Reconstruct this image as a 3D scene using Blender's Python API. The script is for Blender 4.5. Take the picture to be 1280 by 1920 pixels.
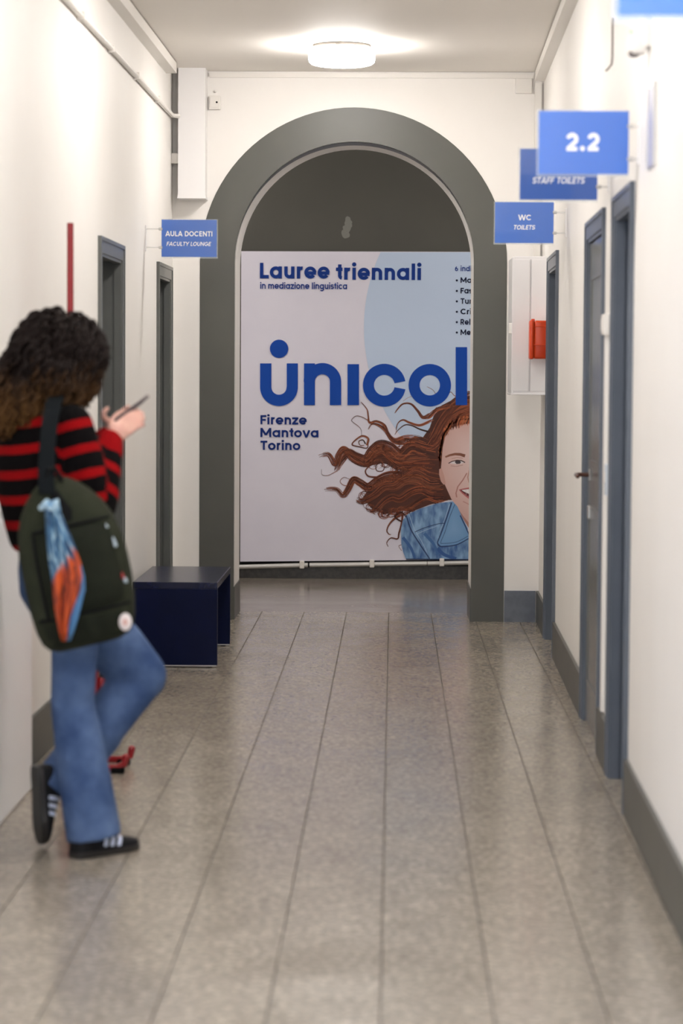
import bpy, bmesh, math, random
import numpy as np
from mathutils import Vector, Matrix, Euler

random.seed(7); np.random.seed(7)
for o in list(bpy.data.objects): bpy.data.objects.remove(o)
scn = bpy.context.scene
COL = scn.collection

# ------------------------------------------------------------------ camera
F_PX, CAM_H = 4533.0, 1.5                      # 85 mm on a 36 mm tall frame of 1920 px
PITCH, YAW, ROLL = 0.05752, 0.02120, 0.00598
def cam_axes():
    cy, sy, cp, sp = math.cos(YAW), math.sin(YAW), math.cos(PITCH), math.sin(PITCH)
    rt = Vector((cy, sy, 0)); fw = Vector((-sy*cp, cy*cp, -sp)); up = rt.cross(fw)
    cr, sr = math.cos(ROLL), math.sin(ROLL)
    return rt*cr + up*sr, fw, -rt*sr + up*cr
RT, FW, UP = cam_axes()
cam = bpy.data.cameras.new('camera'); cam_o = bpy.data.objects.new('camera', cam); COL.objects.link(cam_o)
cam.sensor_fit = 'VERTICAL'; cam.sensor_height = 36.0; cam.sensor_width = 24.0; cam.lens = 85.0
m = Matrix((RT, UP, -FW)).transposed().to_4x4(); m.translation = (0, 0, CAM_H); cam_o.matrix_world = m
cam.clip_start = 0.05; cam.clip_end = 200
cam.dof.use_dof = True; cam.dof.focus_distance = 15.3; cam.dof.aperture_fstop = 2.8
scn.camera = cam_o

# ------------------------------------------------------------------ world, exposure, daylight
scn.view_settings.view_transform = 'Standard'; scn.view_settings.look = 'None'
scn.view_settings.gamma = 1.0; scn.view_settings.use_curve_mapping = False
scn.view_settings.exposure = 0.0
LAMP_STRENGTH = 61.0
DAY_WATTS = 230.0
w = bpy.data.worlds.new('world'); scn.world = w; w.use_nodes = True
w.node_tree.nodes['Background'].inputs[0].default_value = (0.62, 0.74, 1.0, 1)
w.node_tree.nodes['Background'].inputs[1].default_value = 1.0
day = bpy.data.lights.new('window_daylight', 'AREA'); day.shape = 'RECTANGLE'; day.size = 1.9; day.size_y = 1.5
day.energy = DAY_WATTS; day.color = (0.62, 0.76, 1.0)
day_o = bpy.data.objects.new('window_daylight', day); COL.objects.link(day_o)
day_o.location = (-1.405, 1.0, 1.65); day_o.rotation_euler = (math.radians(90), 0, math.radians(-90))   # daylight entering through the window in the left wall

# ------------------------------------------------------------------ pixel helpers (pixel -> point on a known plane)
def ray(px, py): return FW + RT*((px-640)/F_PX) - UP*((py-960)/F_PX)
def at(px, py, Y):
    d = ray(px, py); return Vector((0, 0, CAM_H)) + d*(Y/d.y)

# ------------------------------------------------------------------ materials
def lin(c):
    return tuple(((v/255)/12.92 if v/255 <= .04045 else ((v/255+.055)/1.055)**2.4) for v in c) + (1.0,)
MATS = {}
def mat(name, rgb, rough=.5, metal=0.0, spec=.5, noise=None, bump=None, coat=0.0, emit=None, alpha=None, trans=0.0):
    """noise=(scale, second rgb, low, high): mottled colour; bump=(scale, strength, distance)."""
    M = bpy.data.materials.new(name); M.use_nodes = True; nt = M.node_tree; b = nt.nodes['Principled BSDF']
    b.inputs['Base Color'].default_value = lin(rgb); b.inputs['Roughness'].default_value = rough
    b.inputs['Metallic'].default_value = metal; b.inputs['Specular IOR Level'].default_value = spec
    b.inputs['Coat Weight'].default_value = coat
    if trans: b.inputs['Transmission Weight'].default_value = trans
    if alpha is not None: b.inputs['Alpha'].default_value = alpha
    if emit:
        b.inputs['Emission Color'].default_value = emit[0]; b.inputs['Emission Strength'].default_value = emit[1]
    if noise or bump:
        tc = nt.nodes.new('ShaderNodeTexCoord')
    if noise:
        n = nt.nodes.new('ShaderNodeTexNoise'); n.inputs['Scale'].default_value = noise[0]; n.inputs['Detail'].default_value = 6
        r = nt.nodes.new('ShaderNodeValToRGB'); r.color_ramp.elements[0].position = noise[2]; r.color_ramp.elements[1].position = noise[3]
        r.color_ramp.elements[0].color = lin(rgb); r.color_ramp.elements[1].color = lin(noise[1])
        nt.links.new(tc.outputs['Object'], n.inputs['Vector']); nt.links.new(n.outputs['Fac'], r.inputs['Fac'])
        nt.links.new(r.outputs['Color'], b.inputs['Base Color'])
    if bump:
        n2 = nt.nodes.new('ShaderNodeTexNoise'); n2.inputs['Scale'].default_value = bump[0]; n2.inputs['Detail'].default_value = 4
        bp = nt.nodes.new('ShaderNodeBump'); bp.inputs['Strength'].default_value = bump[1]; bp.inputs['Distance'].default_value = bump[2]
        nt.links.new(tc.outputs['Object'], n2.inputs['Vector']); nt.links.new(n2.outputs['Fac'], bp.inputs['Height'])
        nt.links.new(bp.outputs['Normal'], b.inputs['Normal'])
    MATS[name] = M
    return M
def attr_mat(name, rough=.6, attr='col', spec=.4):
    M = bpy.data.materials.new(name); M.use_nodes = True; nt = M.node_tree; b = nt.nodes['Principled BSDF']
    a = nt.nodes.new('ShaderNodeAttribute'); a.attribute_name = attr
    nt.links.new(a.outputs['Color'], b.inputs['Base Color']); b.inputs['Roughness'].default_value = rough
    b.inputs['Specular IOR Level'].default_value = spec
    return M

WHITE = mat('white_wall_paint', (246, 243, 239), .55, spec=.35, noise=(1.3, (241, 237, 232), .35, .75), bump=(14, .05, .01))
CEIL = mat('ceiling_paint', (246, 241, 235), .7, noise=(.8, (241, 236, 229), .3, .7))
GREY = mat('grey_wall_paint', (84, 84, 78), .42, noise=(2.2, (79, 79, 74), .35, .7), bump=(20, .04, .01))
GREYDK = mat('dark_grey_paint', (78, 77, 71), .6, noise=(1.5, (72, 71, 66), .35, .7))
CASING = mat('grey_gloss_trim_paint', (96, 98, 95), .32, noise=(5, (90, 92, 90), .4, .7))
CASBLUE = mat('blue_grey_gloss_trim_paint', (96, 103, 114), .32, noise=(5, (90, 97, 108), .4, .7))
LEAF = mat('grey_door_paint', (112, 112, 108), .2, noise=(3, (104, 105, 102), .4, .7))
BASEB = mat('grey_baseboard_paint', (82, 82, 77), .4, noise=(7, (72, 73, 72), .45, .75), bump=(30, .08, .005))
BASEDK = mat('dark_baseboard_stone', (62, 60, 56), .35, noise=(40, (48, 46, 44), .4, .6))
PLASTIC = mat('white_plastic', (236, 232, 226), .4)
METALWH = mat('white_enamelled_metal', (238, 236, 236), .3)
STEEL = mat('brushed_steel', (190, 188, 184), .35, metal=1.0)
BRASS = mat('bronze_handle', (96, 66, 56), .3, metal=.9)
BLACK = mat('black_rubber', (12, 12, 13), .8, spec=.15)
NAVY = mat('navy_laminate', (2, 11, 46), .45, spec=.15, noise=(9, (3, 13, 52), .4, .7))
NAVYTOP = mat('navy_laminate_top', (6, 16, 50), .24, spec=.55, noise=(9, (8, 19, 56), .4, .7))
RED = mat('red_enamel', (140, 8, 20), .3, coat=.2)
REDBOX = mat('orange_red_plastic', (220, 70, 16), .35, noise=(12, (206, 58, 12), .4, .7))
SIGNBLUE = mat('blue_sign_print', (60, 110, 202), .22, coat=.5)
SIGNDARK = mat('deep_blue_sign_print', (46, 90, 174), .22, coat=.5)
SIGNWHITE = mat('white_sign_lettering', (246, 247, 250), .35)
ACRYL = mat('clear_acrylic', (225, 235, 240), .06, alpha=.28)
GLASS = mat('window_glass', (255, 255, 255), .02, trans=1.0)
LAMPE_FILL = mat('landing_fill_diffuser', (250, 250, 250), .4, emit=((1.0, .955, .91, 1), LAMP_STRENGTH*.9))  # glow of the fill lamps added in the landing
LAMPE = mat('lit_lamp_diffuser', (250, 250, 250), .4, emit=((1.0, .955, .91, 1), LAMP_STRENGTH))

def floor_mat(name, c1, c2, c3, rough, sc=1.0, rnd=.05):
    M = bpy.data.materials.new(name); M.use_nodes = True; nt = M.node_tree; b = nt.nodes['Principled BSDF']; N = nt.nodes.new; L = nt.links.new
    geo = N('ShaderNodeNewGeometry')
    n1 = N('ShaderNodeTexNoise'); n1.inputs['Scale'].default_value = 38*sc; n1.inputs['Detail'].default_value = 5; n1.inputs['Roughness'].default_value = .7
    n2 = N('ShaderNodeTexNoise'); n2.inputs['Scale'].default_value = 3.2; n2.inputs['Detail'].default_value = 4
    v = N('ShaderNodeTexVoronoi'); v.inputs['Scale'].default_value = 75*sc
    for n in (n1, n2, v): L(geo.outputs['Position'], n.inputs['Vector'])
    r1 = N('ShaderNodeValToRGB'); r1.color_ramp.elements[0].position = .38; r1.color_ramp.elements[1].position = .62
    r1.color_ramp.elements[0].color = lin(c1); r1.color_ramp.elements[1].color = lin(c2)
    L(n1.outputs['Fac'], r1.inputs['Fac'])
    sep = N('ShaderNodeSeparateColor'); L(v.outputs['Color'], sep.inputs['Color'])
    gt = N('ShaderNodeMath'); gt.operation = 'GREATER_THAN'; gt.inputs[1].default_value = .80; L(sep.outputs['Red'], gt.inputs[0])
    mul = N('ShaderNodeMath'); mul.operation = 'MULTIPLY'; mul.inputs[1].default_value = .55; L(gt.outputs[0], mul.inputs[0])
    mx = N('ShaderNodeMix'); mx.data_type = 'RGBA'; L(mul.outputs[0], mx.inputs['Factor']); L(r1.outputs['Color'], mx.inputs['A']); mx.inputs['B'].default_value = lin(c3)
    oi = N('ShaderNodeObjectInfo')
    mr = N('ShaderNodeMapRange'); mr.inputs['To Min'].default_value = 1-rnd; mr.inputs['To Max'].default_value = 1+rnd; L(oi.outputs['Random'], mr.inputs['Value'])
    mr2 = N('ShaderNodeMapRange'); mr2.inputs['From Min'].default_value = .3; mr2.inputs['From Max'].default_value = .7; mr2.inputs['To Min'].default_value = .95; mr2.inputs['To Max'].default_value = 1.05; L(n2.outputs['Fac'], mr2.inputs['Value'])
    pm = N('ShaderNodeMath'); pm.operation = 'MULTIPLY'; L(mr.outputs[0], pm.inputs[0]); L(mr2.outputs[0], pm.inputs[1])
    vm = N('ShaderNodeVectorMath'); vm.operation = 'SCALE'; L(mx.outputs['Result'], vm.inputs[0]); L(pm.outputs[0], vm.inputs['Scale'])
    L(vm.outputs['Vector'], b.inputs['Base Color'])
    rr = N('ShaderNodeMapRange'); rr.inputs['From Min'].default_value = .3; rr.inputs['From Max'].default_value = .7; rr.inputs['To Min'].default_value = rough-.03; rr.inputs['To Max'].default_value = rough+.04
    L(n2.outputs['Fac'], rr.inputs['Value']); L(rr.outputs[0], b.inputs['Roughness'])
    b.inputs['Specular IOR Level'].default_value = .5
    return M
TILE = floor_mat('speckled_stone_tile', (130, 121, 109), (159, 149, 135), (183, 174, 158), .2, rnd=.025)
JOINT = mat('dark_floor_joint', (92, 86, 79), .7)
SLAB = floor_mat('landing_stone', (98, 88, 78), (148, 137, 124), (170, 160, 146), .17, rnd=0)

# ------------------------------------------------------------------ mesh helpers
ORI = {}
class MB:
    def __init__(s): s.v = []; s.f = []; s.smooth = False
    def add(s, verts, faces):
        o = len(s.v); s.v += [Vector(p) for p in verts]; s.f += [tuple(i+o for i in f) for f in faces]; return s
    def box(s, x0, x1, y0, y1, z0, z1):
        return s.hexa([(x0,y0,z0),(x1,y0,z0),(x1,y1,z0),(x0,y1,z0),(x0,y0,z1),(x1,y0,z1),(x1,y1,z1),(x0,y1,z1)])
    def hexa(s, p): return s.add(p, [(0,3,2,1),(4,5,6,7),(0,1,5,4),(1,2,6,5),(2,3,7,6),(3,0,4,7)])
    def wbox(s, W, y0, y1, b0, b1, z0, z1):
        return s.hexa([W(y0,b0,z0),W(y1,b0,z0),W(y1,b1,z0),W(y0,b1,z0),W(y0,b0,z1),W(y1,b0,z1),W(y1,b1,z1),W(y0,b1,z1)])
    def rbox(s, c, size, r=.01, seg=2, rot=None):
        bm = bmesh.new(); bmesh.ops.create_cube(bm, size=1)
        for v in bm.verts: v.co = Vector((v.co.x*size[0], v.co.y*size[1], v.co.z*size[2]))
        bmesh.ops.bevel(bm, geom=bm.edges[:], offset=min(r, min(size)*.49), segments=seg, profile=.5, affect='EDGES')
        M = rot if rot is not None else Matrix.Identity(3)
        bm.verts.index_update()
        s.add([M @ v.co + Vector(c) for v in bm.verts], [tuple(v.index for v in f.verts) for f in bm.faces]); bm.free(); return s
    def tube(s, pts, rad, n=10, caps=True, ref=None):
        """rad: number or list; entries may be (r1, r2) for an elliptical section."""
        pts = [Vector(p) for p in pts]; N = len(pts)
        if not isinstance(rad, (list, tuple)): rad = [rad]*N
        o = len(s.v); u = None
        for i, p in enumerate(pts):
            t = (pts[min(i+1, N-1)] - pts[max(i-1, 0)]).normalized()
            if u is None:
                a = Vector(ref) if ref else (Vector((0,0,1)) if abs(t.z) < .9 else Vector((1,0,0)))
                u = (a - t*a.dot(t)).normalized()
            else:
                u = u - t*u.dot(t)
                u = u.normalized() if u.length > 1e-6 else Vector((1,0,0))
            w_ = t.cross(u); r = rad[i]; r1, r2 = r if isinstance(r, (list, tuple)) else (r, r)
            for k in range(n):
                an = 2*math.pi*k/n; s.v.append(p + u*(r1*math.cos(an)) + w_*(r2*math.sin(an)))
        for i in range(N-1):
            for k in range(n):
                s.f.append((o+i*n+k, o+i*n+(k+1)%n, o+(i+1)*n+(k+1)%n, o+(i+1)*n+k))
        if caps:
            s.f.append(tuple(o+k for k in reversed(range(n)))); s.f.append(tuple(o+(N-1)*n+k for k in range(n)))
        return s
    def chain(s, pts, rad, n=14):
        """tube with rounded ends"""
        pts = [Vector(p) for p in pts]; rad = list(rad)
        g = lambda r: r if isinstance(r, (list, tuple)) else (r, r)
        a = (pts[0]-pts[1]).normalized(); b = (pts[-1]-pts[-2]).normalized()
        r0, r1 = g(rad[0]), g(rad[-1]); P = []; Rr = []
        for k in (80, 60, 40, 20):
            h = math.radians(k); P.append(pts[0]+a*min(r0)*math.sin(h)); Rr.append((r0[0]*math.cos(h), r0[1]*math.cos(h)))
        P += pts; Rr += [g(r) for r in rad]
        for k in (20, 40, 60, 80):
            h = math.radians(k); P.append(pts[-1]+b*min(r1)*math.sin(h)); Rr.append((r1[0]*math.cos(h), r1[1]*math.cos(h)))
        return s.tube(P, Rr, n)
    def cyl(s, a, b, r, n=20, r2=None): return s.tube([a, b], [r, r if r2 is None else r2], n)
    def ball(s, c, r, nu=20, nv=12, M=None):
        r = (r, r, r) if not isinstance(r, (tuple, list)) else r; P = []; c = Vector(c)
        for j in range(nv+1):
            th = math.pi*(j+.001)/(nv+.002)
            for i in range(nu):
                ph = 2*math.pi*i/nu
                p = Vector((r[0]*math.sin(th)*math.cos(ph), r[1]*math.sin(th)*math.sin(ph), r[2]*math.cos(th)))
                P.append(c + (M @ p if M else p))
        Fs = [(j*nu+i, (j+1)*nu+i, (j+1)*nu+(i+1)%nu, j*nu+(i+1)%nu) for j in range(nv) for i in range(nu)]
        Fs += [tuple(reversed(range(nu)))[::-1], tuple(range(nv*nu, nv*nu+nu))[::-1]]
        return s.add(P, Fs)
    def lathe(s, c, prof, n=32):
        c = Vector(c); o = len(s.v)
        for r, z in prof:
            for k in range(n):
                a = 2*math.pi*k/n; s.v.append(c + Vector((r*math.cos(a), r*math.sin(a), z)))
        for i in range(len(prof)-1):
            for k in range(n): s.f.append((o+i*n+k, o+i*n+(k+1)%n, o+(i+1)*n+(k+1)%n, o+(i+1)*n+k))
        s.f.append(tuple(o+k for k in reversed(range(n)))); s.f.append(tuple(o+(len(prof)-1)*n+k for k in range(n)))
        return s
def mesh_of(mb, name, origin=(0,0,0), smooth=False, angle=None, recalc=True):
    o = Vector(origin); me = bpy.data.meshes.new(name)
    me.from_pydata([tuple(v-o) for v in mb.v], [], mb.f); me.update()
    if recalc:
        bm = bmesh.new(); bm.from_mesh(me); bmesh.ops.recalc_face_normals(bm, faces=bm.faces); bm.to_mesh(me); bm.free()
    if smooth:
        for p in me.polygons: p.use_smooth = True
        if angle: me.set_sharp_from_angle(angle=math.radians(angle))
    return me
def root_origin(p): return ORI[p.name]
def put(name, me, material, parent=None, origin=None):
    o = bpy.data.objects.new(name, me); COL.objects.link(o)
    if material: me.materials.append(material)
    if parent: o.parent = parent; ORI[o.name] = ORI[parent.name]
    else:
        o.location = origin or (0,0,0); ORI[o.name] = Vector(origin or (0,0,0))
    return o
def obj(name, mb, material, parent=None, smooth=False, angle=35, recalc=True, keep=False):
    if parent: org = ORI[parent.name]
    elif keep: org = Vector((0,0,0))
    else:
        xs = [v.x for v in mb.v]; ys = [v.y for v in mb.v]; zs = [v.z for v in mb.v]
        org = Vector(((min(xs)+max(xs))/2, (min(ys)+max(ys))/2, min(zs)))
    return put(name, mesh_of(mb, name, org, smooth, angle, recalc), material, parent, org)
def thing(name, label, cat, loc, group=None):
    o = bpy.data.objects.new(name, None); COL.objects.link(o); o.location = loc; o.empty_display_size = .1
    ORI[o.name] = Vector(loc); return tag(o, label, cat, group)
def tag(o, label, cat, group=None):
    o['label'] = label; o['category'] = cat
    if group: o['group'] = group
    return o
def struct(o, label=None, cat=None):
    o['kind'] = 'structure'
    if label: o['label'] = label
    if cat: o['category'] = cat
    return o
def remesh(mb, voxel, smooth_it=4, name='tmp', origin=(0,0,0), fac=.5):
    me = mesh_of(mb, name, origin); ob = bpy.data.objects.new('tmp_remesh', me); COL.objects.link(ob)
    r = ob.modifiers.new('r', 'REMESH'); r.mode = 'VOXEL'; r.voxel_size = voxel; r.use_smooth_shade = True
    if smooth_it:
        s_ = ob.modifiers.new('s', 'SMOOTH'); s_.factor = fac; s_.iterations = smooth_it
    dg = bpy.context.evaluated_depsgraph_get(); dg.update()
    out = bpy.data.meshes.new_from_object(ob.evaluated_get(dg)); out.name = name
    bpy.data.objects.remove(ob); bpy.data.meshes.remove(me)
    for p in out.polygons: p.use_smooth = True
    return out
# ================================================================== the setting
Y_END, Y_BACKFACE, Y_LAND = 14.6, 15.12, 17.6
Y_REAR, Z_CEIL = -6.0, 3.3
def WL(Y, b, z): return Vector((-1.335 + .006*(Y-14.6) + b, Y, z))     # left wall surface, b metres out into the corridor
def WR(Y, b, z): return Vector((.885 + .0122*(Y-14.6) - b, Y, z))      # right wall surface

# ---- floor: dark bed with separate stone tiles laid in it
mb = MB().box(-2.2, 2.2, Y_REAR-.4, Y_BACKFACE, -.2, -.004)
floor = struct(obj('floor', mb, JOINT, keep=True), 'polished grey beige stone tile floor of the corridor', 'floor')
TW, TX0, TLN = .26482, -.0202, .5285
def tile_mesh(x0, x1, ln, name='tile'):
    g, e = .0016, .00005; c = .0022; b = MB()
    lo = [(x0+g, e, -.004), (x1-g, e, -.004), (x1-g, ln-e, -.004), (x0+g, ln-e, -.004)]
    hi = [(x0+g+c*.6, e+.0001, 0), (x1-g-c*.6, e+.0001, 0), (x1-g-c*.6, ln-e-.0001, 0), (x0+g+c*.6, ln-e-.0001, 0)]
    b.add(lo+hi, [(4,5,6,7),(0,1,5,4),(1,2,6,5),(2,3,7,6),(3,0,4,7)])
    return mesh_of(b, name)
tm = {}
rows = []; y = 14.45
rows.append((14.45+TLN, Y_BACKFACE-14.45-TLN)); rows.append((14.45, TLN))
while y > 4.2: y -= TLN; rows.append((y, TLN))
y_first = rows[-1][0]
for (ry, ln) in rows:
    for k in range(-5, 4):
        x0 = TX0+k*TW; x1 = x0+TW
        if ry > 14.5 and not (-1.0 < (x0+x1)/2 < .6): continue
        kind = 'l' if k == -5 else 'r' if k == 3 else 'm'
        key = (kind, round(ln, 3))
        if key not in tm:
            wd = TW if kind != 'r' else .125
            off = -.06 if kind == 'l' else 0
            tm[key] = tile_mesh(off, wd, ln); tm[key].materials.append(TILE)
        t = bpy.data.objects.new('tile', tm[key]); COL.objects.link(t); t.parent = floor; t.location = (x0, ry, 0)
mb = MB().box(-1.42, .88, Y_REAR, y_first, -.003, 0)
o = obj('tile_field', mb, TILE, floor); o['kind'] = 'stuff'
mb = MB().box(-3.0, 3.0, Y_BACKFACE, Y_LAND+.3, -.2, -.0005)
struct(obj('floor_landing', mb, SLAB, keep=True), 'darker polished stone floor of the landing beyond the arch', 'floor')

# ---- ceiling
mb = MB().box(-2.2, 2.2, Y_REAR-.4, Y_END, Z_CEIL, Z_CEIL+.2)
struct(obj('ceiling', mb, CEIL, keep=True), 'plain pale corridor ceiling', 'ceiling')
mb = MB().box(-3.0, 3.0, Y_BACKFACE, Y_LAND+.3, 3.55, 3.75)
struct(obj('ceiling_landing', mb, CEIL, keep=True), 'ceiling of the landing beyond the arch', 'ceiling')

# ---- side walls with door openings   (Y0, Y1, top, recess)  outer edges of the casings
D_LEFT = [(11.08, 12.02, 2.12), (13.66, 14.46, 2.12)]
D_RIGHT = [(12.76, 13.72, 2.15), (9.50, 10.54, 2.15), (8.20, 9.02, 2.15)]
CW = .075                                       # casing width
WY0, WY1, WZ0, WZ1 = 0.0, 2.0, .85, 2.45          # window opening in the left wall, outside the picture
def wall(W, doors, name, label):
    b = MB(); ds = sorted(doors); y = Y_REAR - .3
    if W is WL:
        b.wbox(W, y, WY0, 0, -.45, 0, Z_CEIL); b.wbox(W, WY0, WY1, 0, -.45, 0, WZ0); b.wbox(W, WY0, WY1, 0, -.45, WZ1, Z_CEIL); y = WY1
    for (a, c, t) in ds:
        b.wbox(W, y, a+CW*.5, 0, -.45, 0, Z_CEIL); b.wbox(W, a+CW*.5, c-CW*.5, 0, -.45, t-CW*.5, Z_CEIL); y = c-CW*.5
    b.wbox(W, y, Y_END if W is WR else Y_END, 0, -.45, 0, Z_CEIL)
    return struct(obj(name, b, WHITE, keep=True), label, 'wall')
wall_left = wall(WL, D_LEFT, 'wall_left', 'white painted corridor wall on the left')
wall_right = wall(WR, D_RIGHT, 'wall_right', 'white painted corridor wall on the right')

# ---- end wall with the arch
ACX, AR, ASP = -.2425, .7185, 2.165
def arch_pts(r, n=48, cx=ACX, z=ASP): return [(cx - r*math.cos(math.pi*i/n), z + r*math.sin(math.pi*i/n)) for i in range(n+1)]
def ring_prism(b, inner, outer, y0, y1):
    n = len(inner)
    for i in range(n-1):
        (a0, a1), (b0, b1), (c0, c1), (d0, d1) = inner[i], inner[i+1], outer[i+1], outer[i]
        b.hexa([(a0,y0,a1),(b0,y0,b1),(c0,y0,c1),(d0,y0,d1),(a0,y1,a1),(b0,y1,b1),(c0,y1,c1),(d0,y1,d1)])
b = MB(); A = arch_pts(AR)
b.box(-3.0, ACX-AR, Y_END, Y_BACKFACE, 0, 3.6); b.box(ACX+AR, 3.0, Y_END, Y_BACKFACE, 0, 3.6)
ring_prism(b, A, [(x, 3.6) for x, z in A], Y_END, Y_BACKFACE)
wall_end = struct(obj('wall_end', b, WHITE, keep=True), 'white end wall pierced by a round arch', 'wall')
# painted grey band round the opening (a few millimetres of plaster proud of the wall)
OR, OCX = .9225, -.2475
b = MB(); ring_prism(b, arch_pts(AR), arch_pts(OR, cx=OCX), Y_END-.004, Y_END+.002)
b.box(OCX-OR, ACX-AR, Y_END-.004, Y_END+.002, 0, ASP); b.box(ACX+AR, OCX+OR, Y_END-.004, Y_END+.002, 0, ASP)
obj('arch_band', b, GREY, wall_end)
# grey front lip of the soffit, deepest at the crown
b = MB(); n = 48; P = []
for i in range(n+1):
    an = math.pi*i/n; x = ACX-(AR-.003)*math.cos(an); z = ASP+(AR-.003)*math.sin(an)
    d = .012 + .19*math.sin(an)**2
    P += [(x, Y_END-.004, z), (x, Y_END+d, z)]
b.add(P, [(2*i, 2*i+1, 2*i+3, 2*i+2) for i in range(n)])
for s_, xx in ((1, ACX-AR+.003), (-1, ACX+AR-.003)):
    b.add([(xx, Y_END-.004, 0), (xx, Y_END+.012, 0), (xx, Y_END+.012, ASP), (xx, Y_END-.004, ASP)], [(0,1,2,3)])
obj('arch_lip', b, GREY, wall_end)

# ---- landing behind the arch
b = MB().box(-3.2, 3.2, Y_LAND, Y_LAND+.2, 0, 3.75)
wall_back = struct(obj('wall_back', b, GREYDK, keep=True), 'dark grey wall behind the arch carrying the big poster', 'wall')
b = MB()
random.seed(3)
cpt = at(650, 425, Y_LAND-.001); pts = []
for i, (dx, dz, r) in enumerate([(-.01,-.045,.03),(0,-.01,.03),(.006,.025,.026),(.008,.055,.02),(.02,.03,.02),(-.006,-.06,.028),(.024,.008,.016)]):
    nn = 14; ctr = Vector((cpt.x+dx, Y_LAND-.0012-.0002*i, cpt.z+dz))
    ring = [ctr+Vector((r*math.cos(2*math.pi*k/nn)*random.uniform(.8,1.1), 0, r*math.sin(2*math.pi*k/nn)*random.uniform(.8,1.1))) for k in range(nn)]
    b.add(ring, [tuple(range(nn))])
obj('plaster_smudge', b, mat('pale_plaster_smudge', (124, 124, 119), .7), wall_back)
for sx, nm in ((-1, 'left'), (1, 'right')):
    b = MB().box(sx*3.0 if sx > 0 else -3.2, 3.2 if sx > 0 else -3.0, Y_BACKFACE, Y_LAND, 0, 3.55)
    struct(obj('wall_landing_'+nm, b, WHITE, keep=True), 'white side wall of the landing, %s side' % nm, 'wall')
b = MB().box(-3.0, 3.0, Y_LAND-.015, Y_LAND, 0, .11)
struct(obj('baseboard_back', b, BASEDK, keep=True), 'dark baseboard under the big poster', 'baseboard')

# ---- rear wall behind the camera; window in the left wall, outside the picture
b = MB(); b.box(-2.2, 2.2, Y_REAR-.3, Y_REAR, 0, 3.3)
struct(obj('wall_rear', b, WHITE, keep=True), 'white wall closing the near end of the corridor', 'wall')
win = thing('window_1', 'white framed window in the left wall beside the viewer', 'window', WL(1.0, -.2, WZ0)); struct(win)
b = MB(); f = .06
for (y0, y1, z0, z1) in ((WY0, WY1, WZ0, WZ0+f), (WY0, WY1, WZ1-f, WZ1), (WY0, WY0+f, WZ0+f, WZ1-f), (WY1-f, WY1, WZ0+f, WZ1-f), (.97, 1.03, WZ0+f, WZ1-f)):
    b.wbox(WL, y0, y1, -.26, -.2, z0, z1)
obj('window_frame', b, METALWH, win)
for y0, y1 in ((WY0+f, .97), (1.03, WY1-f)):
    obj('pane', MB().wbox(WL, y0, y1, -.235, -.225, WZ0+f, WZ1-f), GLASS, win)

# ---- baseboards
def baseboard(W, doors, name, label, h=.19):
    b = MB(); y = Y_REAR
    for (a, c, t) in sorted(doors):
        b.wbox(W, y, a, 0, .014, 0, h); y = c
    b.wbox(W, y, Y_END, 0, .014, 0, h)
    struct(obj(name, b, BASEB, keep=True), label, 'baseboard')
baseboard(WL, D_LEFT, 'baseboard_left', 'grey painted baseboard along the left wall')
baseboard(WR, D_RIGHT, 'baseboard_right', 'grey painted baseboard along the right wall')
b = MB(); b.box(OCX+OR+.003, .866, Y_END-.014, Y_END, 0, .19)
struct(obj('baseboard_end', b, mat('blue_grey_baseboard_paint', (108, 114, 124), .4, noise=(16, (92, 98, 110), .4, .65)), keep=True), 'blue grey baseboard on the end wall right of the arch', 'baseboard')
for sx, nm in ((ACX-AR, 'left'), (ACX+AR, 'right')):
    s_ = 1 if nm == 'left' else -1
    b = MB().box(min(sx, sx+s_*.006), max(sx, sx+s_*.006), Y_END-.004, Y_BACKFACE, 0, .2)
    struct(obj('baseboard_arch_'+nm, b, BASEB, keep=True), 'grey baseboard inside the arch, %s side' % nm, 'baseboard')

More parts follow.
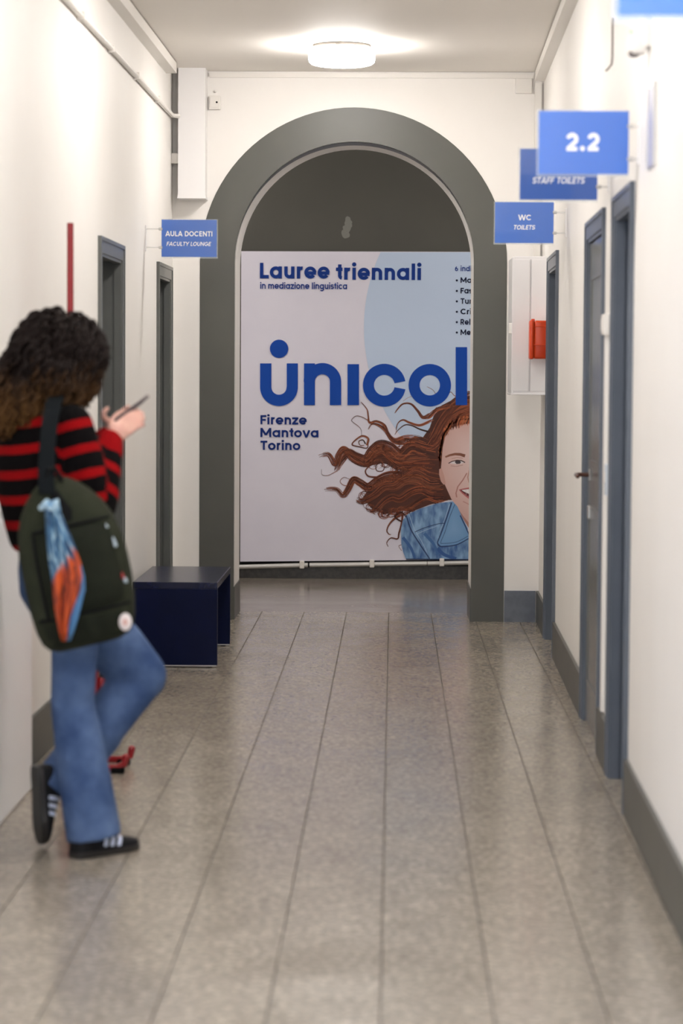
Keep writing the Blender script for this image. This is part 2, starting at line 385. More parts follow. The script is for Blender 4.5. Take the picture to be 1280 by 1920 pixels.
# ---- doors
def door(idx, W, a, c, top, recess, label, handle=None, proud=.012, leafm=None):
    o = thing('door_%d' % idx, label, 'door', W((a+c)/2, 0, 0)); struct(o)
    b = MB()
    for (y0, y1, y2) in ((a, a+CW, a+CW+.014), (c, c-CW, c-CW-.014)):
        b.wbox(W, min(y0, y1), max(y0, y1), -.01, proud, 0, top)
        b.wbox(W, min(y1, y2), max(y1, y2), -.03, proud-.006, 0, top-CW)
        b.wbox(W, min(y0, y0+(y1-y0)*.25), max(y0, y0+(y1-y0)*.25), proud, proud+.005, 0, top)
    b.wbox(W, a+CW, c-CW, -.01, proud, top-CW, top)
    b.wbox(W, a+CW+.014, c-CW-.014, -.03, proud-.006, top-CW-.014, top-CW)
    b.wbox(W, a+CW*.25, c-CW*.25, proud, proud+.005, top-CW*.25, top)
    cm = CASBLUE if W is WR else CASING
    obj('casing', b, cm, o)
    if recess > .05:
        b = MB()
        b.wbox(W, a+CW*.5, a+CW+.004, -recess-.06, -.01, 0, top-CW*.5); b.wbox(W, c-CW-.004, c-CW*.5, -recess-.06, -.01, 0, top-CW*.5)
        b.wbox(W, a+CW+.004, c-CW-.004, -recess-.06, -.01, top-CW-.004, top-CW*.5)
        b.wbox(W, a+CW+.004, a+CW+.022, -recess-.03, -recess, 0, top-CW-.004); b.wbox(W, c-CW-.022, c-CW-.004, -recess-.03, -recess, 0, top-CW-.004)
        obj('jamb_lining', b, cm, o)
    y0, y1 = a+CW+.016, c-CW-.016; zt = top-CW-.018
    b = MB(); b.wbox(W, y0, y1, -recess-.045, -recess-.002, .006, zt)
    lf = obj('leaf', b, leafm or LEAF, o)
    for (p0, p1) in ((.18, .95), (1.12, zt-.14)):
        b = MB(); w_ = .02; q0, q1 = y0+.13, y1-.13
        for (u0, u1, v0, v1) in ((q0, q1, p0, p0+w_), (q0, q1, p1-w_, p1), (q0, q0+w_, p0+w_, p1-w_), (q1-w_, q1, p0+w_, p1-w_)):
            b.wbox(W, u0, u1, -recess-.002, -recess+.003, v0, v1)
        obj('panel_moulding', b, leafm or LEAF, lf)
    hy, hz = handle or (y1-.07 if W is WL else y1-.07, 1.05)
    b = MB(); p = W(hy, -recess, hz)
    s_ = 1 if W is WL else -1
    b.chain([p, p+Vector((s_*.055, 0, 0)), p+Vector((s_*.062, -.02, 0)), p+Vector((s_*.062, -.11, -.004))], [.009, .009, .009, .008], 10)
    obj('handle', b, BRASS, lf, smooth=True)
    b = MB(); b.rbox(W(hy, -recess+.003, hz-.0), (.008, .045, .05), .003); b.rbox(W(hy, -recess+.004, hz-.16), (.014, .05, .055), .004)
    obj('lock_plate', b, STEEL, lf)
    return o
door(1, WL, *D_LEFT[0], .16, 'grey framed door recessed in left wall, nearer one behind the person')
door(2, WL, *D_LEFT[1], .16, 'grey framed door recessed in left wall beside the navy bench')
door(3, WR, *D_RIGHT[0], .16, 'grey framed door in right wall beside the white wall cabinet')
door(4, WR, *D_RIGHT[1], .004, 'flush grey door with bronze lever handle in right wall', handle=(10.26, 1.075), proud=.010)
door(5, WR, *D_RIGHT[2], .20, 'deeply recessed blue grey framed door nearest on right wall')

# ---- white trunking and conduits, part of the room's trim
def trim(n, b, label, m_=PLASTIC, smooth=False):
    return struct(obj('trim_%d' % n, b, m_, keep=True, smooth=smooth), label, 'trim')
b = MB(); b.wbox(WL, Y_REAR, 14.18, 0, .062, 3.235, 3.294)
trim(1, b, 'white cable trunking along the top of the left wall')
b = MB(); b.wbox(WR, Y_REAR, 14.50, 0, .058, 3.238, 3.294)
trim(2, b, 'white cable trunking along the top of the right wall')
b = MB(); b.tube([WL(y, .016, 3.015+.0*(y)) for y in np.arange(Y_REAR, 14.35, .5)] + [WL(14.40, .018, 3.015), WL(14.44, .05, 3.015)], .013, 10)
for yy in np.arange(2.0, 14.3, 1.05): b.rbox(WL(yy, .016, 3.015), (.034, .03, .036), .004)
trim(3, b, 'thin white conduit with clips running along the left wall', smooth=True)
b = MB(); b.box(-1.115, .823, Y_END-.02, Y_END, 3.262, 3.29)
trim(4, b, 'slim white trunking across the top of the end wall')
b = MB(); b.box(.83, .872, Y_END-.03, Y_END, 2.1, 3.236)
trim(5, b, 'white vertical trunking in the right corner of the end wall')
b = MB(); b.box(-1.29, -1.128, Y_END-.16, Y_END, 2.545, 3.3); b.box(-1.294, -1.124, Y_END-.164, Y_END, 2.53, 2.545)
trim(6, b, 'boxed white duct hanging left of the arch', METALWH)
b = MB(); b.rbox((-1.312, Y_END-.05, 2.772), (.05, .1, .062), .004)
trim(7, b, 'small white connector block between duct and left wall')
b = MB(); b.rbox((.764, Y_END-.012, 3.217), (.098, .024, .09), .004)
trim(8, b, 'square white cover plate high on the end wall')
# ================================================================== lamps
lamp_pos = [13.43-2.95*i for i in range(7)]
LAB = ['lit round ceiling lamp just in front of the arch', 'lit round ceiling lamp second from the arch', 'lit round ceiling lamp third from the arch',
       'lit round ceiling lamp fourth from the arch', 'lit round ceiling lamp fifth from the arch', 'lit round ceiling lamp sixth from the arch', 'lit round ceiling lamp nearest the rear window']
protos = None
for i, yy in enumerate(lamp_pos):
    x = -.298 + .0091*(yy-13.43)
    if i == 0:
        root = thing('ceiling_lamp', LAB[i], 'lamp', (x, yy, 3.2), 'round lamps along the corridor ceiling')
        obj('base_plate', MB().lathe((x, yy, 0), [(.155, 3.299), (.155, 3.285), (.172, 3.283), (.172, 3.276), (.16, 3.274)]), mat('lamp_base_grey', (150, 146, 140), .5), root)
        obj('diffuser', MB().lathe((x, yy, 0), [(.170, 3.272), (.1825, 3.268), (.1825, 3.222), (.179, 3.208), (.168, 3.198), (.145, 3.192), (.06, 3.188)], 48), LAMPE, root, smooth=True, angle=50)
        for a in (0.4, 2.5, 4.6):
            obj('clip', MB().rbox((x+.178*math.cos(a), yy+.178*math.sin(a), 3.274), (.02, .02, .012), .003), STEEL, root)
        protos = root
    else:
        r = protos.copy(); COL.objects.link(r); r.location = (x, yy, 3.2); r['label'] = LAB[i]
        for ch in [c for c in bpy.data.objects if c.parent == protos]:
            c = ch.copy(); COL.objects.link(c); c.parent = r
# added fill lamps, out of view, to brighten the landing and poster
def land_fill(x, yy, side):
    r = protos.copy(); COL.objects.link(r); r.location = (x, yy, 3.45); r['label'] = 'added unseen fill lamp on the %s of the landing beyond the arch' % side
    del r['group']
    for ch in [c for c in bpy.data.objects if c.parent == protos]:
        c = ch.copy(); COL.objects.link(c); c.parent = r
        if ch.name.startswith('diffuser'): c.data = ch.data.copy(); c.data.materials[0] = LAMPE_FILL
land_fill(-1.9, 16.2, 'left'); land_fill(1.7, 16.2, 'right')

# ================================================================== bench
B0, B1, BX = 12.2, 13.2, -.886
b0x = -1.315
bench = thing('bench', 'navy blue slab sided bench standing against the left wall', 'bench', ((b0x+BX)/2, (B0+B1)/2, 0))
obj('seat', MB().rbox(((b0x+BX)/2, (B0+B1)/2, .4175), (BX-b0x, B1-B0, .035), .0025), NAVYTOP, bench)
for yy in (B0+.0175, B1-.0175):
    lg = obj('side_panel', MB().rbox(((b0x+BX)/2, yy, .2055), (BX-b0x, .035, .387), .002), NAVY, bench)
    obj('edge_strip', MB().box(b0x+.004, BX-.004, yy-.015, yy+.015, .006, .012), STEEL, lg)
    for xx in (b0x+.04, BX-.04): obj('glide', MB().cyl((xx, yy, 0), (xx, yy, .008), .014, 12), BLACK, lg)

# ================================================================== white cabinet and red box at the end of the right wall
cab = thing('wall_cabinet', 'tall white metal cabinet mounted on right wall near arch', 'cabinet', (.77, 14.12, 1.385))
cx0, cx1 = .676, .872
obj('body', MB().rbox(((cx0+cx1)/2+.004, 14.125, 1.777), (cx1-cx0-.008, .43, .79), .004), METALWH, cab)
dr = obj('door_panel', MB().rbox((cx0+.004, 14.125, 1.777), (.012, .436, .78), .003), METALWH, cab)
obj('latch', MB().rbox((cx0-.008, 13.945, 1.76), (.02, .03, .062), .004), PLASTIC, dr)
obj('side_seam', MB().box(.779, .7815, 13.907, 13.912, 1.40, 2.155), mat('seam_grey', (196, 194, 194), .5), cab)
obj('side_panel', MB().rbox((.728, 13.909, 1.777), (.094, .004, .752), .0015), METALWH, cab)
obj('side_panel', MB().rbox((.827, 13.909, 1.777), (.088, .004, .752), .0015), METALWH, cab)
obj('bottom_edge', MB().rbox((.772, 14.10, 1.383), (.204, .40, .008), .002), METALWH, cab)

rb = thing('fire_box', 'orange red plastic fire box on right wall beside the white cabinet', 'box', (.81, 13.80, 1.59))
yb = 13.80
p0 = at(993, 601, yb-.05); p1 = at(1027, 673, yb-.05)
cx, cz = (p0.x+p1.x)/2, (p0.z+p1.z)/2; sx, sz = p1.x-p0.x, p0.z-p1.z
obj('housing', MB().rbox((cx+.012, yb, cz), (sx-.024, .13, sz), .012, 3), REDBOX, rb, smooth=True)
cv = obj('cover', MB().rbox((cx-sx/2+.012, yb, cz), (.024, .138, sz+.004), .009, 3), REDBOX, rb, smooth=True)
obj('rib', MB().rbox((cx+.012, yb, cz-.03), (sx-.02, .134, .006), .002), REDBOX, rb)
obj('rib', MB().rbox((cx+.012, yb, cz+.075), (sx-.02, .134, .005), .002), REDBOX, rb)
obj('catch', MB().rbox((cx-sx/2+.02, yb, cz+sz/2+.004), (.02, .03, .012), .003), REDBOX, cv)

# electric box on the end wall, left of the arch
eb = thing('junction_box', 'small square white electrical box beside the boxed duct', 'electrical box', (-1.08, Y_END-.02, 3.07))
obj('backplate', MB().rbox((-1.083, Y_END-.014, 3.111), (.07, .028, .082), .004), PLASTIC, eb)
obj('cover', MB().rbox((-1.083, Y_END-.03, 3.113), (.056, .006, .062), .002), PLASTIC, eb)
obj('button', MB().cyl((-1.07, Y_END-.036, 3.112), (-1.07, Y_END-.03, 3.112), .006, 12), BLACK, eb)
tag(obj('ceiling_hook', MB().ball((-1.083, Y_END-.01, 3.178), (.009, .011, .008)), PLASTIC), 'tiny round white cap above the square electrical box', 'cap')

# ---- right wall fittings
sw = thing('wall_switch', 'white switch box on right wall between the flush door and the recessed door', 'switch', WR(9.32, .01, 1.645))
obj('body', MB().rbox(WR(9.30, .012, 1.69), (.024, .085, .08), .005), PLASTIC, sw)
obj('rocker', MB().rbox(WR(9.30, .025, 1.69), (.005, .04, .05), .002), PLASTIC, sw)
b = MB(); b.wbox(WR, 9.29, 9.35, 0, .012, .2, 1.645)
trim(9, b, 'white vertical strip running down from the wall switch')
kp = thing('key_plate', 'small pale switch plate low beside the recessed door', 'switch', WR(9.2, .01, 1.05))
obj('plate', MB().rbox(WR(9.2, .007, 1.10), (.014, .08, .12), .004), mat('pale_blue_plastic', (206, 214, 222), .4), kp)
obj('button', MB().rbox(WR(9.2, .016, 1.11), (.006, .03, .04), .002), PLASTIC, kp)
el = thing('emergency_light', 'small white sensor fitting high on right wall above plaque', 'sensor', WR(7.74, .02, 2.49))
obj('mount', MB().rbox(WR(7.74, .012, 2.60), (.024, .1, .14), .005), PLASTIC, el)
obj('head', MB().rbox(WR(7.74, .035, 2.545), (.05, .08, .07), .012, 3), PLASTIC, el, smooth=True)
obj('lens', MB().ball(WR(7.74, .048, 2.515), (.02, .028, .014)), mat('grey_lens', (120, 112, 110), .25), el, smooth=True)
obj('indicator', MB().ball(WR(7.71, .06, 2.575), .006), mat('green_indicator', (120, 220, 120), .3, emit=((.3, 1, .35, 1), .8)), el)
pq = thing('wall_plaque', 'narrow grey lilac plaque on right wall near sign 2.2', 'plaque', WR(7.57, .01, 2.14))
obj('plate', MB().wbox(WR, 7.46, 7.66, 0, .008, 2.145, 2.39), mat('grey_lilac_plate', (176, 176, 196), .35), pq)
for y0 in (7.452, 7.66): obj('edge_strip', MB().wbox(WR, y0, y0+.008, 0, .012, 2.14, 2.395), STEEL, pq)
b = MB().tube([WR(9.21, .006, 2.84), WR(9.2, .006, 2.69), WR(9.2, .008, 2.665), WR(9.2, .02, 2.648), WR(9.2, .03, 2.64)], .0035, 8)
tag(obj('cable', b, mat('brown_cable', (110, 96, 92), .5)), 'short dark cable end hanging on the upper right wall', 'cable')

# ================================================================== stroke lettering (geometric sans)
def arc(cx, cy, rx, ry, a0, a1, n=18):
    return [(cx+rx*math.cos(math.radians(a0+(a1-a0)*i/n)), cy+ry*math.sin(math.radians(a0+(a1-a0)*i/n))) for i in range(n+1)]
def glyph(ch, w):
    """returns (strokes, dots, ink width); cap height .70, x height .545"""
    h = w/2; X = .545; C = .70; As = .745; S = []; D = []
    r = X/2-h; R_ = C/2-h
    if ch == 'o': S = [arc(r+h, X/2, r, r, 0, 360, 32)]; W = 2*r+w
    elif ch in 'adqg':
        S = [arc(r+h, X/2, r, r, 0, 360, 32)]; xs = 2*r+h
        if ch == 'a': S.append([(xs, 0), (xs, X)])
        if ch == 'd': S.append([(xs, 0), (xs, As)])
        if ch == 'g': S.append([(xs, X), (xs, -.02)] + arc(r+h, -.02, r, .16, 0, -150, 14))
        W = xs+h
    elif ch == 'e': S = [arc(r+h, X/2, r, r, 0, 322, 30), [(h, X/2-.02), (2*r+w*.9, X/2-.02)]]; W = 2*r+w
    elif ch == 'c': S = [arc(r+h, X/2, r, r, 42, 318, 28)]; W = 2*r+w*.7
    elif ch in 'nhr':
        q = .46-h; rn = (q-h)/2
        S = [[(h, 0), (h, As if ch == 'h' else X)]]
        if ch == 'r': S.append(arc(h+rn, X-h-rn, rn, rn, 180, 78, 12)); W = h+rn+.06
        else: S.append(arc(h+rn, X-h-rn, rn, rn, 180, 0, 16)+[(q, 0)]); W = q+h
    elif ch == 'm':
        rn = .155; S = [[(h, 0), (h, X)]]
        for k in (0, 1): S.append(arc(h+rn+2*rn*k, X-h-rn, rn, rn, 180, 0, 14)+[(h+2*rn*(k+1), 0)])
        W = h+4*rn+h
    elif ch == 'u':
        q = .46-h; rn = (q-h)/2; S = [[(h, X)]+arc(h+rn, h+rn, rn, rn, 180, 360, 16)+[(q, X)], [(q, 0), (q, X)]]; W = q+h
    elif ch in 'il':
        S = [[(h, 0), (h, As if ch == 'l' else X)]]; W = w
        if ch == 'i': D = [(h, .69, w*.62)]
    elif ch == 't': S = [[(.09+h, .69), (.09+h, h+max(.1, h+.03)+.01)]+arc(.09+h+max(.1, h+.03), h+max(.1, h+.03), max(.1, h+.03), max(.1, h+.03), 180, 262, 8), [(0, X-h), (.29, X-h)]]; W = .29
    elif ch == 'f': S = [[(.09+h, 0), (.09+h, .60)]+arc(.09+h+.1, .60, .1, .1, 180, 95, 8), [(0, X-h), (.29, X-h)]]; W = .3
    elif ch == 'z': S = [[(0, X-h), (.44, X-h)], [(.37, X-h), (.07, h)], [(0, h), (.44, h)]]; W = .44
    elif ch == 'v': S = [[(.05, X), (.26, 0)], [(.47, X), (.26, 0)]]; W = .52
    elif ch == 's':
        rr = (X-w)/4; S = [arc(.2, X-h-rr, .15, rr, 25, 270, 16)+arc(.2, h+rr, .15, rr, 90, -155, 16)[1:]]; W = .4
    elif ch == 'L': S = [[(h, C), (h, 0)], [(0, h), (.40, h)]]; W = .40
    elif ch == 'F': S = [[(h, C), (h, 0)], [(0, C-h), (.42, C-h)], [(h, C/2-.01), (.38, C/2-.01)]]; W = .42
    elif ch == 'E': S = [[(h, C), (h, 0)], [(0, C-h), (.42, C-h)], [(h, C/2), (.39, C/2)], [(0, h), (.42, h)]]; W = .42
    elif ch == 'T': S = [[(0, C-h), (.5, C-h)], [(.25, C), (.25, 0)]]; W = .5
    elif ch == 'I': S = [[(h, C), (h, 0)]]; W = w
    elif ch == 'M': S = [[(h, 0), (h, C)], [(h, C-.02), (.38, .16)], [(.38, .16), (.76-h, C-.02)], [(.76-h, C), (.76-h, 0)]]; W = .76
    elif ch == 'N': S = [[(h, 0), (h, C)], [(h, C-.03), (.60-h, .03)], [(.60-h, C), (.60-h, 0)]]; W = .60
    elif ch == 'A': S = [[(.05, 0), (.33, C)], [(.61, 0), (.33, C)], [(.16, .2), (.50, .2)]]; W = .66
    elif ch == 'Y': S = [[(.04, C), (.30, .28)], [(.56, C), (.30, .28)], [(.30, .32), (.30, 0)]]; W = .6
    elif ch == 'W': S = [[(.05, C), (.24, 0)], [(.24, 0), (.46, C)], [(.46, C), (.68, 0)], [(.68, 0), (.87, C)]]; W = .92
    elif ch == 'U': q = .56-h; rn = (q-h)/2; S = [[(h, C)]+arc(h+rn, h+rn, rn, rn, 180, 360, 18)+[(q, C)]]; W = q+h
    elif ch == 'O': S = [arc(R_+h, C/2, R_, R_, 0, 360, 36)]; W = 2*R_+w
    elif ch == 'C': S = [arc(R_+h, C/2, R_, R_, 42, 318, 28)]; W = 2*R_+w*.7
    elif ch == 'G': S = [arc(R_+h, C/2, R_, R_, 45, 352, 28), [(R_+h+.02, C/2-.03), (2*R_+h+h*.9, C/2-.03)]]; W = 2*R_+w
    elif ch == 'D': S = [[(h, 0), (h, C)], [(h, C-h), (.24, C-h)]+arc(.24, C/2, .30-h*.4, C/2-h, 90, -90, 20)+[(h, h)]]; W = .54+h*.6
    elif ch == 'R': S = [[(h, 0), (h, C)], [(h, C-h), (.26, C-h)]+arc(.26, C-h-.165, .165, .165, 90, -90, 14)+[(h, C-h-.33)], [(.24, .3), (.43, 0)]]; W = .48
    elif ch == 'S':
        rr = (C-w)/4; S = [arc(.25, C-h-rr, .19, rr, 20, 270, 18)+arc(.25, h+rr, .19, rr, 90, -160, 18)[1:]]; W = .5
    elif ch == '2': S = [arc(.25, C-h-.165, .17, .165, 170, -38, 18)+[(.09, h+.02)], [(.02, h), (.46, h)]]; W = .48
    elif ch == '6': S = [arc(.25, .22, .22-h, .22-h, 0, 360, 26), [(.10, .33)]+arc(.46, .22, .385, .42, 164, 118, 10)]; W = .5
    elif ch == '.': D = [(h*1.2, h*1.2, h*1.25)]; W = w*1.2
    elif ch == '\u2022': D = [(.14, .31, .135)]; W = .24
    else: W = .2
    return S, D, W
ROUND_L = set('oadqgecOCGSs6'); ROUND_R = set('oceOCDGSs6')
def stroke_poly(pts, w):
    h = w/2; L, Rr = [], []; n = len(pts)
    closed = n > 4 and abs(pts[0][0]-pts[-1][0]) < 1e-6 and abs(pts[0][1]-pts[-1][1]) < 1e-6
    for i in range(n):
        p = Vector(pts[i]).to_2d() if False else Vector((pts[i][0], pts[i][1]))
        a = Vector(pts[i-1]) if i > 0 else (Vector(pts[-2]) if closed else None)
        c = Vector(pts[i+1]) if i < n-1 else (Vector(pts[1]) if closed else None)
        d1 = (p-a).normalized() if a is not None else None; d2 = (c-p).normalized() if c is not None else None
        if d1 is None: d1 = d2
        if d2 is None: d2 = d1
        t = (d1+d2); t = t.normalized() if t.length > 1e-6 else d1
        nrm = Vector((-t.y, t.x)); k = h/max(.5, nrm.dot(Vector((-d1.y, d1.x))))
        L.append(p+nrm*k); Rr.append(p-nrm*k)
    return L, Rr
def text_mesh(s, w=.115, track=.0, shear=0.0):
    """list of quads/polys in em units, plus the ink width"""
    polys = []; x = 0; first = True; prev = None
    for ch in s:
        if ch == ' ': x += .34+track; prev = None; continue
        S, D, W = glyph(ch, w)
        if prev is not None:
            x += (.026 if prev in ROUND_R else .052 if prev not in 'TYvVWArtfzLF' else .02) + (.026 if ch in ROUND_L else .052 if ch not in 'TYvVWAtfz' else .02) + track
        for si, st in enumerate(S):
            L, Rr = stroke_poly(st, w)
            for i in range(len(L)-1): polys.append([(x+q.x, q.y, si) for q in (L[i], Rr[i], Rr[i+1], L[i+1])])
        for (dx, dy, dr) in D: polys.append([(x+dx+dr*math.cos(2*math.pi*k/20), dy+dr*math.sin(2*math.pi*k/20), 0) for k in range(20)])
        x += W; prev = ch
    if shear: polys = [[(px+py*shear, py, si) for px, py, si in p] for p in polys]
    xs = [p[0] for q in polys for p in q]
    x0 = min(xs); return [[(px-x0, py, si) for px, py, si in p] for p in polys], max(xs)-x0
def text_on(b, s, left, base, cap, Y, width=None, w=.115, shear=0.0, track=0.0):
    """left/base in world x,z ; cap = cap height in metres ; width = ink width in metres"""
    P, W = text_mesh(s, w, track, shear); k = cap/.70; kx = (width/W) if width else k
    for p in P: b.add([(left+x*kx, Y-.0001*si, base+y*k) for x, y, si in p], [tuple(range(len(p)))])
    return b
def disc(b, cx, cz, r, Y, n=48, ry=None): return b.add([(cx+r*math.cos(2*math.pi*k/n), Y, cz+(ry or r)*math.sin(2*math.pi*k/n)) for k in range(n)], [tuple(range(n))])

# ================================================================== hanging signs
def sign(label, Y, px0, py0, px1, py1, side, texts, blue, acryl=.006):
    p0 = at(px0, py0, Y); p1 = at(px1, py1, Y); x0, x1, z1, z0 = p0.x, p1.x, p0.z, p1.z
    o = thing('hanging_sign', label, 'sign', ((x0+x1)/2, Y, z0), 'blue signs sticking out from the walls')
    e = acryl
    ex0, ex1 = (x0-e, x1+.001) if side == 'R' else (x0-.001, x1+e)
    obj('acrylic_plate', MB().box(ex0, ex1, Y, Y+.003, z0-e*1.3, z1+e*.6), ACRYL, o)
    sh = obj('blue_sheet', MB().box(x0, x1, Y-.0022, Y-.0002, z0, z1), blue, o)
    for (s, lx, bx, by, cap, w, shear) in texts:
        q0 = at(lx, by, Y); q1 = at(bx, by, Y)
        obj('lettering', text_on(MB(), s, q0.x, q0.z, cap*Y/F_PX, Y-.003, q1.x-q0.x, w, shear), SIGNWHITE, sh, recalc=False)
    W = WR if side == 'R' else WL; wx = W(Y, 0, 0).x; xe = x1 if side == 'R' else x0
    for zz in (z0+.05, z1-.05):
        br = obj('bracket', MB().box(min(xe, wx), max(xe, wx), Y-.0025, Y+.0025, zz-.0025, zz+.0025), STEEL, o)
        obj('clamp', MB().rbox((xe+(.006 if side == 'R' else -.006), Y, zz), (.02, .018, .014), .003), STEEL, br)
    s_ = -1 if side == 'R' else 1
    obj('wall_plate', MB().rbox((wx+s_*.003, Y, (z0+z1)/2), (.006, .02, z1-z0-.06), .002), METALWH, o)
    return o
sign('blue hanging sign reading AULA DOCENTI FACULTY LOUNGE on left wall', 13.07, 303, 412, 406, 482, 'L',
     [('AULA DOCENTI', 310, 398, 443, 9.6, .14, 0), ('FACULTY LOUNGE', 312, 396, 461, 7.6, .13, .2)], SIGNBLUE)
sign('blue hanging sign reading WC TOILETS on right wall', 12.13, 928, 379, 1037, 456, 'R',
     [('WC', 971, 995, 413, 10.2, .14, 0), ('TOILETS', 963, 1003, 430.5, 8.4, .14, .2)], SIGNBLUE)
sign('blue hanging sign reading STAFF TOILETS partly behind the 2.2 sign', 9.35, 975, 279, 1119, 375, 'R',
     [('STAFF TOILETS', 998, 1096, 344, 11.5, .12, .2)], SIGNDARK)
sign('blue hanging sign with the room number 2.2', 8.06, 1010, 208, 1177, 327, 'R', [('2.2', 1061, 1123, 283, 33, .155, 0)], SIGNBLUE)
sign('blue hanging sign cut off by the top edge, nearest on right', 4.62, 1157, -120, 1457, 33, 'R', [], SIGNBLUE)
# ================================================================== the big poster
YP = Y_LAND - .045
def PP(px, py, layer): return at(px, py, YP - .00012*layer)
poster = thing('poster', 'big pale poster with blue lettering and laughing red haired woman', 'poster', (-.05, YP, .1))
PX_R = 1000
c = [at(452, 471, YP), at(PX_R, 472.5, YP), at(PX_R, 1048.5, YP), at(450, 1053, YP)]
b = MB()
nx, nz = 40, 40; P = []                      # slightly wavy cloth sheet
for j in range(nz+1):
    for i in range(nx+1):
        u, v = i/nx, j/nz
        p = c[0]*(1-u)*(1-v)+c[1]*u*(1-v)+c[2]*u*v+c[3]*(1-u)*v
        P.append(p + Vector((0, .002 + .0012*math.sin(9*u+4*v)*math.sin(7*v+2*u), 0)))
b.add(P, [(j*(nx+1)+i, j*(nx+1)+i+1, (j+1)*(nx+1)+i+1, (j+1)*(nx+1)+i) for j in range(nz) for i in range(nx)])
POSTER = mat('poster_cloth', (230, 227, 240), .55, spec=.3, noise=(3, (225, 222, 236), .35, .7))
sheet = obj('sheet', b, POSTER, poster, smooth=True)
PB1 = mat('print_logo_blue', (8, 70, 168), .5, spec=.2); PB2 = mat('print_title_blue', (10, 52, 134), .5, spec=.2); PB3 = mat('print_navy', (8, 18, 54), .5, spec=.2)
PB4 = mat('print_city_blue', (8, 42, 118), .5, spec=.2); PCIRC = mat('print_pale_blue', (196, 213, 238), .55, spec=.3)

# pale blue disc, cut by the sheet's edges
b = MB(); CXp, CYp, RR = 682+335, 614, 335; prev = None
for k in range(61):
    yy = 473 + (CYp+RR-1-473)*k/60; dx = math.sqrt(max(0, RR*RR-(yy-CYp)**2)); l, r = CXp-dx, min(PX_R-.5, CXp+dx)
    cur = (PP(l, yy, 1), PP(max(l, r), yy, 1))
    if prev: b.add([prev[0], prev[1], cur[1], cur[0]], [(0,1,2,3)])
    prev = cur
obj('printed_disc', b, PCIRC, sheet, recalc=False)

class PrintMB(MB):
    def __init__(s): super().__init__(); s.c = []
    def poly(s, pts, layer, col, ccol=None, center=None):
        q = [PP(x, y, layer) for x, y in pts]
        if center:
            n = len(q); s.add(q+[PP(center[0], center[1], layer)], [(i, (i+1) % n, n) for i in range(n)]); s.c += [col]*n+[ccol]
        else: s.add(q, [tuple(range(len(q)))]); s.c += [col]*len(q)
        return s
    def ribbon(s, pts, w0, w1, layer, c0, c1=None, taper=True):
        n = len(pts); q = []
        for i, (x, y) in enumerate(pts):
            a = pts[max(0, i-1)]; e = pts[min(n-1, i+1)]; dx, dy = e[0]-a[0], e[1]-a[1]; L = math.hypot(dx, dy) or 1
            t = i/(n-1); w_ = (w0+(w1-w0)*t)/2
            q += [PP(x-dy/L*w_, y+dx/L*w_, layer), PP(x+dy/L*w_, y-dx/L*w_, layer)]
            cc = [c0[k]+((c1 or c0)[k]-c0[k])*t for k in range(3)]; s.c += [cc, cc]
        s.add(q, [(2*i, 2*i+1, 2*i+3, 2*i+2) for i in range(n-1)]); return s
    def done(s, name, parent, material):
        me = mesh_of(s, name, ORI[parent.name], recalc=False)
        ca = me.color_attributes.new('col', 'FLOAT_COLOR', 'POINT')
        ca.data.foreach_set('color', np.array([lin(c) for c in s.c], dtype=np.float32).ravel())
        return put(name, me, material, parent)
PRINT = attr_mat('poster_photo_print', .55)
def spl(pts, n=10):
    out = []
    for i in range(len(pts)-1):
        p0 = pts[max(0, i-1)]; p1 = pts[i]; p2 = pts[i+1]; p3 = pts[min(len(pts)-1, i+2)]
        for k in range(n):
            t = k/n; out.append(tuple(.5*((2*p1[a])+(-p0[a]+p2[a])*t+(2*p0[a]-5*p1[a]+4*p2[a]-p3[a])*t*t+(-p0[a]+3*p1[a]-3*p2[a]+p3[a])*t**3) for a in (0, 1)))
    return out+[pts[-1]]
Z = lambda L: [(580+x/4, 720+y/4) for x, y in L]
AX = 905.0                                    # axis of the face; the half behind the pier mirrors the one in view
mir = lambda L: [(2*AX-x, y) for x, y in L]
random.seed(11)
